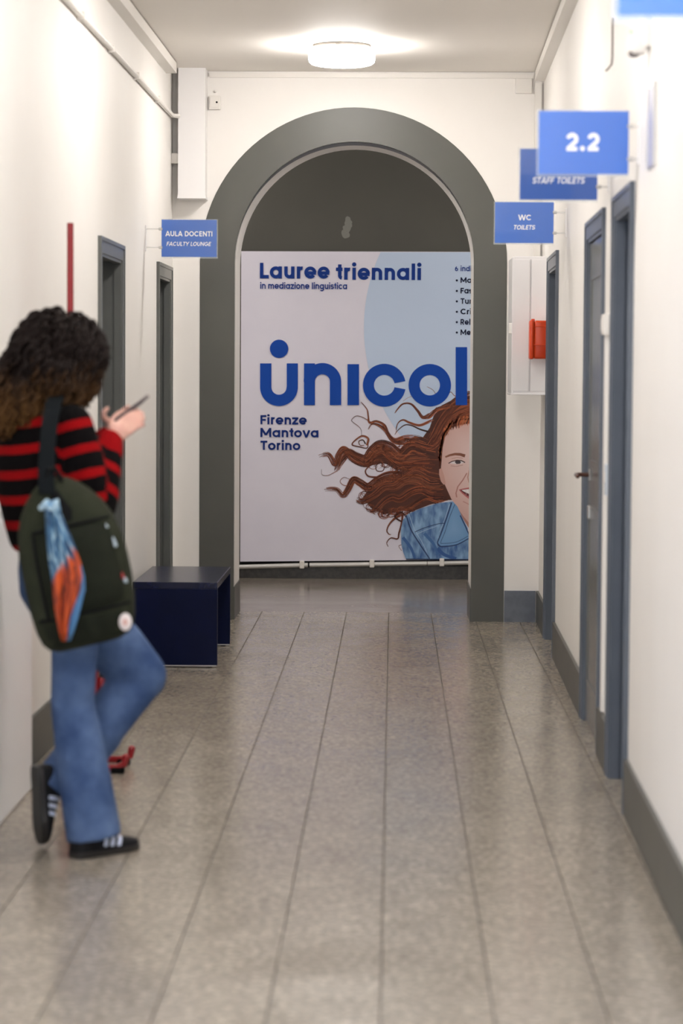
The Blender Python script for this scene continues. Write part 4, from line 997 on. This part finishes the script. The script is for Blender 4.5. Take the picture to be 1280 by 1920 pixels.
bp = N('ShaderNodeBump'); bp.inputs['Strength'].default_value = .5; bp.inputs['Distance'].default_value = .004; Lk(nz_.outputs['Fac'], bp.inputs['Height']); Lk(bp.outputs['Normal'], bs.inputs['Normal'])
sweater = put('sweater', swm, SWM, person)
CUFF = mat('red_knit_cuff', (132, 6, 11), .95, spec=.1, bump=(150, .5, .004))
for E, W in ((ERb, WRr), (ELb, WLl)):
    obj('cuff', MB().chain([E.lerp(W, .80), E.lerp(W, .90), E.lerp(W, 1.0)], [.049, .048, .042], 18), CUFF, sweater, smooth=True)

# ---- jeans
b = MB()
loft(b, [((-1.03,7.50,1.0),.14,.105), ((-1.027,7.50,.95),.150,.115), ((-1.02,7.50,.88),.165,.125), ((-1.018,7.50,.80),.165,.122), ((-1.015,7.50,.74),.12,.10)], 24)
b.chain([HR, HR.lerp(KR, .3), HR.lerp(KR, .62), KR, KR.lerp(AR_, .2)], [.088, .083, .072, .069, .074], 20)
b.tube([KR, KR.lerp(AR_, .35), KR.lerp(AR_, .7), KR.lerp(AR_, 1.10)], [.068, .077, .083, .087], 24)
b.chain([HL, HL.lerp(KL, .35), HL.lerp(KL, .75), KL], [.092, .097, .095, .085], 20)
b.chain([KL, KL.lerp(AL_, .2), KL.lerp(AL_, .5), KL.lerp(AL_, .7)], [.082, .080, .078, .076], 20)
b.tube([KL.lerp(AL_, .5), KL.lerp(AL_, .8), KL.lerp(AL_, 1.08)], [.084, .078, .076], 24)
# a few fold rolls in the cloth
for A_, B_, r_ in ((KR+Vector((.055,-.05,.05)), KR+Vector((-.05,-.06,.0)), .014), (KL+Vector((.03,-.07,-.03)), KL+Vector((-.09,-.07,-.03)), .016), (HR+Vector((.06,-.05,-.12)), HR+Vector((-.02,-.075,-.18)), .014), (KR+Vector((.06,-.05,-.22)), KR+Vector((-.01,-.08,-.16)), .012)):
    b.chain([A_, (A_+B_)/2, B_], [r_*.5, r_, r_*.5], 10)
jm_ = remesh(b, .010, 5, 'jeans', ORI[person.name])
JEAN = bpy.data.materials.new('blue_denim'); JEAN.use_nodes = True; nt = JEAN.node_tree; N = nt.nodes.new; Lk = nt.links.new; bs = nt.nodes['Principled BSDF']
tcn = N('ShaderNodeTexCoord'); n1 = N('ShaderNodeTexNoise'); n1.inputs['Scale'].default_value = 7; n1.inputs['Detail'].default_value = 6; Lk(tcn.outputs['Object'], n1.inputs['Vector'])
rp = N('ShaderNodeValToRGB'); rp.color_ramp.elements[0].position = .35; rp.color_ramp.elements[1].position = .68; rp.color_ramp.elements[0].color = lin((54, 75, 114)); rp.color_ramp.elements[1].color = lin((96, 118, 156))
Lk(n1.outputs['Fac'], rp.inputs['Fac']); Lk(rp.outputs['Color'], bs.inputs['Base Color']); bs.inputs['Roughness'].default_value = .9; bs.inputs['Specular IOR Level'].default_value = .15
n2 = N('ShaderNodeTexNoise'); n2.inputs['Scale'].default_value = 18; Lk(tcn.outputs['Object'], n2.inputs['Vector']); bp = N('ShaderNodeBump'); bp.inputs['Strength'].default_value = .35; bp.inputs['Distance'].default_value = .02; Lk(n2.outputs['Fac'], bp.inputs['Height']); Lk(bp.outputs['Normal'], bs.inputs['Normal'])
jeans = put('jeans', jm_, JEAN, person)

# ---- shoes
SHOE = mat('black_suede', (17, 17, 20), .7, spec=.25); SOLE = mat('dark_rubber_sole', (34, 31, 29), .55); STRIPE = mat('pale_stripe_leather', (206, 214, 236), .45)
def shoe(heel, fdir, up, ln=.255):
    f = fdir.normalized(); u = (up-f*up.dot(f)).normalized(); l = u.cross(f); heel = Vector(heel)
    def hw(t): return .028+.016*math.sin(min(1, t*1.15)*math.pi*.8)**.8 if t < .97 else .018
    prof_w = [(0,.018),(.03,.029),(.12,.035),(.3,.035),(.5,.039),(.68,.046),(.82,.043),(.93,.031),(.98,.018),(1,.007)]
    prof_h = [(0,.055),(.03,.078),(.12,.088),(.3,.084),(.42,.075),(.55,.062),(.7,.05),(.85,.042),(.95,.036),(1,.026)]
    ip = lambda P_, t: np.interp(t, [p[0] for p in P_], [p[1] for p in P_])
    ts = [0,.02,.05,.1,.18,.28,.38,.48,.58,.68,.78,.86,.92,.96,.985,1.0]
    def surf(t, a, g=0):       # a from 0 (one side, low) to pi (other side, low)
        w_, h_ = ip(prof_w, t)+g, ip(prof_h, t)+g; ca, sa = math.cos(a), math.sin(a)
        return heel + f*(t*ln) + l*(w_*math.copysign(abs(ca)**.75, ca)) + u*(.016+(h_-.016)*abs(sa)**.7)
    b = MB(); nn = 16
    for t in ts: b.v += [surf(t, math.pi*k/nn) for k in range(nn+1)]
    for i in range(len(ts)-1):
        for k in range(nn): q = i*(nn+1)+k; b.f.append((q, q+1, q+nn+2, q+nn+1))
    b.f.append(tuple(range(nn+1))); e = (len(ts)-1)*(nn+1); b.f.append(tuple(e+k for k in range(nn+1))); b.f.append(tuple(i*(nn+1) for i in range(len(ts)))+tuple(i*(nn+1)+nn for i in reversed(range(len(ts)))))
    so = obj('shoe', b, SHOE, person, smooth=True, angle=60)
    b = MB(); m_ = len(ts)
    for hgt, g in ((0, .002), (.019, .004)):
        b.v += [heel+f*(t*ln)+l*(ip(prof_w, t)+g)+u*hgt for t in ts]+[heel+f*(t*ln)-l*(ip(prof_w, t)+g)+u*hgt for t in reversed(ts)]
    M2 = 2*m_
    for k in range(M2): b.f.append((k, (k+1) % M2, M2+(k+1) % M2, M2+k))
    b.f.append(tuple(reversed(range(M2)))); b.f.append(tuple(M2+k for k in range(M2)))
    obj('sole', b, SOLE, so)
    for sd in (0, 1):
        for k in range(3):
            b = MB(); t0 = .36+k*.095; A0, A1 = (.12, 1.12); o_ = []
            for j in range(7):
                a = A0+(A1-A0)*j/6; a2 = a if sd == 0 else math.pi-a; tt = t0-.0+.07*(j/6)
                o_ += [surf(tt, a2, .0018), surf(tt+.052, a2, .0018)]
            b.add(o_, [(2*j, 2*j+1, 2*j+3, 2*j+2) for j in range(6)]); obj('stripe', b, STRIPE, so, recalc=True)
    for k in range(4):
        t = .40+k*.055; obj('lace', MB().tube([surf(t, 1.2, .002), surf(t+.01, 1.57, .004), surf(t, 1.94, .002)], .0025, 6), SHOE, so)
    return so
shoe((-.978, 7.362, 0), Vector((.70, .71, 0)), Zv)
shoe((-1.122, 7.522, .258), Vector((.05, .06, -.99)), Vector((.80, .42, .08)), .25)

# ---- hair: curly mass with loose strands
b = MB()
b.ball(HEAD+Vector((-.012, -.012, .012)), (.126, .126, .118), 24, 16)
b.ball((-1.10, 7.49, 1.49), (.105, .10, .105)); b.ball((-1.15, 7.465, 1.42), (.10, .095, .095)); b.ball((-1.175, 7.46, 1.39), (.09, .085, .075))
b.ball((-1.055, 7.47, 1.47), (.085, .075, .085)); b.ball((-.965, 7.60, 1.55), (.052, .07, .062)); b.ball((-.985, 7.57, 1.48), (.048, .06, .06)); b.ball((-1.15, 7.58, 1.45), (.09, .10, .10))
hm_ = remesh(b, .011, 3, 'hair_mass', ORI[person.name])
HAIRM = bpy.data.materials.new('curly_brown_hair'); HAIRM.use_nodes = True; nt = HAIRM.node_tree; N = nt.nodes.new; Lk = nt.links.new; bs = nt.nodes['Principled BSDF']
a_ = N('ShaderNodeAttribute'); a_.attribute_name = 'tip'; rp = N('ShaderNodeValToRGB'); rp.color_ramp.elements[0].color = lin((20, 11, 9)); rp.color_ramp.elements[1].color = lin((80, 54, 27)); rp.color_ramp.elements[0].position = .36
Lk(a_.outputs['Fac'], rp.inputs['Fac']); Lk(rp.outputs['Color'], bs.inputs['Base Color']); bs.inputs['Roughness'].default_value = .6; bs.inputs['Specular IOR Level'].default_value = .12
def tipfun(z, x): return np.clip((1.60-z)/.24, 0, 1)
nv = len(hm_.vertices); co = np.empty(nv*3, np.float32); hm_.vertices.foreach_get('co', co); co = co.reshape(-1, 3)+np.array(ORI[person.name])
t_ = hm_.attributes.new('tip', 'FLOAT', 'POINT'); t_.data.foreach_set('value', (tipfun(co[:, 2], co[:, 0])*.75).astype(np.float32))
hair_o = put('hair', hm_, HAIRM, person)
random.seed(21)
no = np.empty(nv*3, np.float32); hm_.vertices.foreach_get('normal', no); no = no.reshape(-1, 3)
b = MB(); tips = []
cand = [i for i in range(nv) if co[i, 2] > 1.40]
crown = [i for i in cand if co[i, 2] > 1.60]
def nearest(p):
    d = ((co-np.array(p))**2).sum(1); return int(d.argmin())
for s_i in range(620):
    i = random.choice(cand) if s_i > 200 else random.choice(crown); p = Vector(co[i]); pts = []; L = random.uniform(.10, .24); steps = 16; ph = random.uniform(0, 6.3); amp = random.uniform(.005, .012); fr = random.uniform(7, 12)
    q = p.copy(); ctr = Vector((-1.06, 7.52, 1.5))
    for k in range(steps):
        j = nearest(q); nrm = Vector(no[j]); base = Vector(co[j])
        t = k/(steps-1)
        if q.z > 1.42 and (base-q).length < .05: pos = base + nrm*(.004+.010*t)
        else: pos = q
        tang = Vector((0, 0, -1)) - nrm*Vector((0, 0, -1)).dot(nrm)
        if tang.length < .2: tang = Vector((-.7, -.3, -.3))
        tang.normalize(); bi = nrm.cross(tang)
        pts.append(pos + bi*(amp*math.cos(ph+fr*t*2.2)) + nrm*(amp*.8*(1+math.sin(ph+fr*t*2.2))))
        q = pos + tang*(L/steps)
    r_ = random.uniform(.0035, .0065); n0 = len(b.v)
    b.tube(pts, [r_*(.7+.5*math.sin(math.pi*k/(steps-1))) if k < steps-1 else r_*.25 for k in range(steps)], 5)
for q in range(14):                                                      # ringlets in front of the face
    x0, y0 = random.uniform(150, 176), random.uniform(680, 705); x1 = random.uniform(146, 168); ph = random.uniform(0, 6.3); steps = 16; pts = []
    for k in range(steps):
        t = k/15; p = at(x0+(x1-x0)*t+5*math.sin(ph+t*11), y0+(random.uniform(.95, 1)*66)*t, 7.60); p.y += .012*math.cos(ph+t*11); pts.append(p)
    b.tube(pts, [.0045]*15+[.0012], 5)
hs = mesh_of(b, 'curls', ORI[person.name], smooth=True, angle=None, recalc=False)
zc = np.array([v.z for v in b.v]); sh = np.repeat([random.uniform(-.14, .16) for _ in range(634)], 16*5)
t_ = hs.attributes.new('tip', 'FLOAT', 'POINT'); t_.data.foreach_set('value', np.clip(tipfun(zc, 0)+sh, 0, 1).astype(np.float32))
cu = put('curls', hs, HAIRM, hair_o); cu['kind'] = 'stuff'

# ================================================================== phone
ph = thing('phone', 'dark smartphone held edge on in the hand of the person', 'phone', PC)
Mp = Matrix((pd, phone_up.cross(pd).normalized()*-1, phone_up)).transposed()
tilt = Matrix.Rotation(math.radians(18), 3, 'X')
ln_ = (PH_B-PH_A).length+.03
wv = Vector((0, 1, 0)); wv = (wv-pd*wv.dot(pd)).normalized(); tv = pd.cross(wv).normalized()
Mp = Matrix((pd, wv, tv)).transposed()
obj('case', MB().rbox(PC+pd*.006, (max(.145, ln_), .072, .009), .004, 2, Mp), mat('dark_red_phone_case', (52, 26, 34), .4), ph)
sgn = 1 if tv.z > 0 else -1
obj('screen', MB().rbox(PC+pd*.006+tv*sgn*.0047, (.138, .066, .0012), .0005, 1, Mp), mat('phone_glass', (16, 17, 20), .1), ph)
# ================================================================== backpack hanging from the right shoulder
YB = 7.215
def bp_px(px, py, y=YB): return at(px, py, y)
T0, T1 = Vector((100, 896)), Vector((168, 1208))
bk = thing('backpack', 'dark olive backpack slung over one shoulder of the person', 'backpack', bp_px(150, 1215))
axis = [0, .015, .05, .10, .18, .28, .40, .52, .64, .76, .87, .94, .98, 1.0]
hwid = [12, 26, 42, 58, 76, 90, 97, 99, 99, 97, 92, 85, 74, 58]          # half widths in px across the pack
hdep = [.018, .032, .046, .058, .070, .080, .088, .092, .094, .094, .088, .078, .064, .045]
dvec = (T1-T0); pv = Vector((dvec.y, -dvec.x)).normalized(); PXM = YB/F_PX
OLIVE = mat('olive_canvas', (42, 45, 33), .85, spec=.15, noise=(22, (36, 39, 28), .35, .7), bump=(300, .3, .002))
OLIVD = mat('dark_olive_canvas', (30, 33, 24), .85, spec=.15, noise=(22, (25, 28, 20), .35, .7), bump=(300, .3, .002))
def pack_pt(t, u, front=0.0):
    """t 0..1 top to bottom; u -1..1 across; front: metres out of the front face"""
    t = max(0, min(1, t)); w_ = np.interp(t, axis, hwid); d_ = np.interp(t, axis, hdep)
    c_ = T0+dvec*t + Vector((6*math.sin(t*3), 0)); q = c_+pv*(u*w_); yy = -d_*(max(0, 1-abs(u)**3.2))**.5*.9
    p = bp_px(q.x, q.y); p.y = YB+yy-front+.02*u; return p
b = MB(); nn = 28; rings = []
for t in axis:
    w_ = np.interp(t, axis, hwid); d_ = np.interp(t, axis, hdep); c_ = T0+dvec*t+Vector((6*math.sin(t*3), 0))
    for k in range(nn):
        a = 2*math.pi*k/nn; ca, sa = math.cos(a), math.sin(a); u = math.copysign(abs(ca)**.72, ca); v = math.copysign(abs(sa)**.72, sa)
        q = c_+pv*(u*w_); p = bp_px(q.x, q.y); p.y = YB - d_*v*(.92 if v > 0 else .45)+.02*u; b.v.append(p)
for i in range(len(axis)-1):
    for k in range(nn): b.f.append((i*nn+k, i*nn+(k+1) % nn, (i+1)*nn+(k+1) % nn, (i+1)*nn+k))
b.f.append(tuple(range(nn))); b.f.append(tuple((len(axis)-1)*nn+k for k in range(nn)))
main = obj('main_bag', b, OLIVE, bk, smooth=True, angle=70)
# front pocket, bulging
b = MB(); U0, U1, A0, A1 = -.62, .92, .28, .80; nu, nt_ = 16, 14; PT = []
for j in range(nt_+1):
    for i in range(nu+1):
        s, q = i/nu, j/nt_; u = U0+(U1-U0)*s; t = A0+(A1-A0)*q + .06*s*(1-q)*0
        e = (1-abs(2*s-1)**6)*(1-abs(2*q-1)**6); PT.append(pack_pt(t, u, -.004+.026*e))
b.add(PT, [(j*(nu+1)+i, j*(nu+1)+i+1, (j+1)*(nu+1)+i+1, (j+1)*(nu+1)+i) for j in range(nt_) for i in range(nu)])
pk = obj('front_pocket', b, OLIVD, bk, smooth=True)
for pts in ([pack_pt(A0+.005, u, .006) for u in np.linspace(U0, U1, 14)], [pack_pt(A1, u, .006) for u in np.linspace(U0-.2, U1, 14)], [pack_pt(t, U0, .006) for t in np.linspace(A0, A1, 12)]):
    obj('piping', MB().tube(pts, .005, 8), BLACK, pk, smooth=True)
obj('base_panel', MB().add([pack_pt(t, u, .004) for t in (.83, .87, .91, .95, .975) for u in np.linspace(-.9, .9, 15)], [(j*15+i, j*15+i+1, (j+1)*15+i+1, (j+1)*15+i) for j in range(4) for i in range(14)]), OLIVD, bk, smooth=True)
# shade inside the top opening, painted as a black throat between two flaps
obj('throat_patch', MB().add([pack_pt(t, u, .004) for t, h_ in ((.07, .12), (.13, .2), (.2, .3), (.26, .22)) for u in np.linspace(-h_, h_, 7)], [(j*7+i, j*7+i+1, (j+1)*7+i+1, (j+1)*7+i) for j in range(3) for i in range(6)]), BLACK, bk)
# straps
s0, s1 = bp_px(98, 905, 7.19), at(112, 742, 7.40)
b = MB(); P = []
path = [bp_px(88, 925, 7.14), bp_px(86, 890, 7.17), bp_px(88, 840, 7.22), bp_px(93, 790, 7.27), bp_px(100, 755, 7.335), at(106, 740, 7.40), at(116, 744, 7.47), at(122, 770, 7.52)]
for i, p in enumerate(path):
    for sgn in (-1, 1): P.append(p+Vector((sgn*.024, 0, 0)))
for i, p in enumerate(path):
    for sgn in (-1, 1): P.append(p+Vector((sgn*.024, .010, -.004)))
n_ = len(path)
b.add(P, [(2*i, 2*i+1, 2*i+3, 2*i+2) for i in range(n_-1)]+[(2*n_+2*i, 2*n_+2*i+2, 2*n_+2*i+3, 2*n_+2*i+1) for i in range(n_-1)]+[(2*i, 2*i+2, 2*n_+2*i+2, 2*n_+2*i) for i in range(n_-1)]+[(2*i+1, 2*n_+2*i+1, 2*n_+2*i+3, 2*i+3) for i in range(n_-1)])
obj('shoulder_strap', b, mat('dark_webbing', (15, 19, 22), .9, spec=.1), bk, smooth=True, angle=50)
obj('haul_loop', MB().tube([pack_pt(.03, -.5, .0), pack_pt(.0, -.4, .02)+Vector((0,0,.03)), pack_pt(.0, .4, .02)+Vector((0,0,.03)), pack_pt(.03, .5, 0)], .007, 8), BLACK, bk, smooth=True)
# pulls and badges
TABM = mat('pale_zip_tab', (168, 182, 192), .4); BADGE = mat('white_badge', (226, 214, 210), .4)
def tab(px0, py0, px1, py1, r, m_, nm):
    a_, c_ = bp_px(px0, py0, 7.185), bp_px(px1, py1, 7.175); return obj(nm, MB().chain([a_, c_], [r, r*.8], 8), m_, bk, smooth=True)
tab(194, 978, 200, 988, .006, TABM, 'zip_pull'); tab(205, 1000, 216, 1022, .008, TABM, 'zip_pull'); tab(222, 1066, 230, 1082, .008, RED, 'ribbon_charm'); tab(232, 1084, 236, 1090, .007, TABM, 'zip_pull')
cb = bp_px(235, 1166, 7.165)
bd = obj('badge', MB().lathe((0,0,0), [(.001, .006), (.016, .005), (.021, .002), (.021, -.002), (.001, -.002)], 24), BADGE, bk, smooth=True)
for v in bd.data.vertices:
    p = v.co + ORI[bk.name]; q = Vector((p.x*.9, -p.z, p.y*1.25)) + cb; v.co = q - ORI[bk.name]
obj('badge_print', MB().ball(cb+Vector((.0, -.006, 0)), (.008, .001, .01)), mat('pink_badge_print', (206, 160, 150), .4), bd)

# ================================================================== scarf tied to the pack
rowsS = [  # py, left px, right px
 (940, 82, 106), (955, 84, 110), (975, 86, 120), (1000, 88, 132), (1030, 91, 145), (1055, 94, 154), (1080, 98, 161), (1105, 101, 162), (1130, 103, 154), (1155, 107, 147), (1180, 112, 139), (1200, 118, 131)]
b = MB(); PT = []; colr = []; m_ = 22
random.seed(4)
for j, (py, l, r) in enumerate(rowsS):
    for i in range(m_+1):
        s = i/m_; px = l+(r-l)*s; p = bp_px(px, py, 7.10); fold = .010*math.sin(s*15+j*.35)+.006*math.sin(s*31+j*.8)
        p.y = 7.095 - .012*math.sin(math.pi*s) + fold - .01*math.sin(j/11*math.pi); PT.append(p)
nR = len(rowsS)
b.add(PT, [(j*(m_+1)+i, j*(m_+1)+i+1, (j+1)*(m_+1)+i+1, (j+1)*(m_+1)+i) for j in range(nR-1) for i in range(m_)])
SC = bpy.data.materials.new('patterned_scarf_silk'); SC.use_nodes = True; nt = SC.node_tree; N = nt.nodes.new; Lk = nt.links.new; bs = nt.nodes['Principled BSDF']
a_ = N('ShaderNodeAttribute'); a_.attribute_name = 'uvw'; mp = N('ShaderNodeMapping'); mp.inputs['Scale'].default_value = (5.5, 4.2, 1); Lk(a_.outputs['Vector'], mp.inputs['Vector'])
n1 = N('ShaderNodeTexNoise'); n1.inputs['Scale'].default_value = 1.3; n1.inputs['Detail'].default_value = 3; n1.inputs['Distortion'].default_value = 1.2; Lk(mp.outputs['Vector'], n1.inputs['Vector'])
rB = N('ShaderNodeValToRGB'); e = rB.color_ramp.elements; e[0].position = .36; e[0].color = lin((14, 42, 78)); e[1].position = .62; e[1].color = lin((176, 206, 220)); x_ = e.new(.50); x_.color = lin((62, 112, 150))
rO = N('ShaderNodeValToRGB'); e = rO.color_ramp.elements; e[0].position = .34; e[0].color = lin((66, 24, 14)); e[1].position = .6; e[1].color = lin((206, 84, 26)); x_ = e.new(.44); x_.color = lin((140, 46, 18))
Lk(n1.outputs['Fac'], rB.inputs['Fac']); Lk(n1.outputs['Fac'], rO.inputs['Fac'])
sp_ = N('ShaderNodeSeparateXYZ'); Lk(a_.outputs['Vector'], sp_.inputs[0])
ad = N('ShaderNodeMath'); ad.operation = 'MULTIPLY_ADD'; ad.inputs[1].default_value = .22; Lk(sp_.outputs['X'], ad.inputs[0]); Lk(sp_.outputs['Y'], ad.inputs[2])
ad2 = N('ShaderNodeMath'); ad2.operation = 'MULTIPLY_ADD'; ad2.inputs[1].default_value = .25; Lk(n1.outputs['Fac'], ad2.inputs[0]); Lk(ad.outputs[0], ad2.inputs[2])
st_ = N('ShaderNodeMapRange'); st_.inputs['From Min'].default_value = .68; st_.inputs['From Max'].default_value = .72; Lk(ad2.outputs[0], st_.inputs['Value'])
# a blue border on the lower right edge of the cloth
su = N('ShaderNodeMath'); su.operation = 'MULTIPLY_ADD'; su.inputs[1].default_value = .9; Lk(sp_.outputs['Y'], su.inputs[0]); Lk(sp_.outputs['X'], su.inputs[2])
gt = N('ShaderNodeMath'); gt.operation = 'GREATER_THAN'; gt.inputs[1].default_value = 1.42; Lk(su.outputs[0], gt.inputs[0])
m1 = N('ShaderNodeMix'); m1.data_type = 'RGBA'; Lk(st_.outputs[0], m1.inputs['Factor']); Lk(rB.outputs['Color'], m1.inputs['A']); Lk(rO.outputs['Color'], m1.inputs['B'])
m2 = N('ShaderNodeMix'); m2.data_type = 'RGBA'; Lk(gt.outputs[0], m2.inputs['Factor']); Lk(m1.outputs['Result'], m2.inputs['A']); m2.inputs['B'].default_value = lin((78, 130, 178))
Lk(m2.outputs['Result'], bs.inputs['Base Color']); bs.inputs['Roughness'].default_value = .6
scarf = thing('scarf', 'blue white and orange patterned scarf tied to the olive backpack', 'scarf', bp_px(125, 1200, 7.10))
sme = mesh_of(b, 'tail', ORI[scarf.name], smooth=True)
ua = sme.attributes.new('uvw', 'FLOAT_VECTOR', 'POINT'); ua.data.foreach_set('vector', np.array([[i/m_, j/(nR-1), 0] for j in range(nR) for i in range(m_+1)], np.float32).ravel())
tl = put('tail', sme, SC, scarf); so_ = tl.modifiers.new('thick', 'SOLIDIFY'); so_.thickness = .003
kb = MB()
kb.chain([bp_px(78, 952, 7.085), bp_px(88, 944, 7.075), bp_px(96, 952, 7.07)], [.009, .014, .010], 10); kb.chain([bp_px(96, 946, 7.075), bp_px(104, 942, 7.075), bp_px(109, 956, 7.085)], [.010, .014, .008], 10)
obj('knot', kb, mat('pale_blue_silk', (184, 212, 226), .5, noise=(40, (88, 132, 170), .45, .6)), scarf, smooth=True)
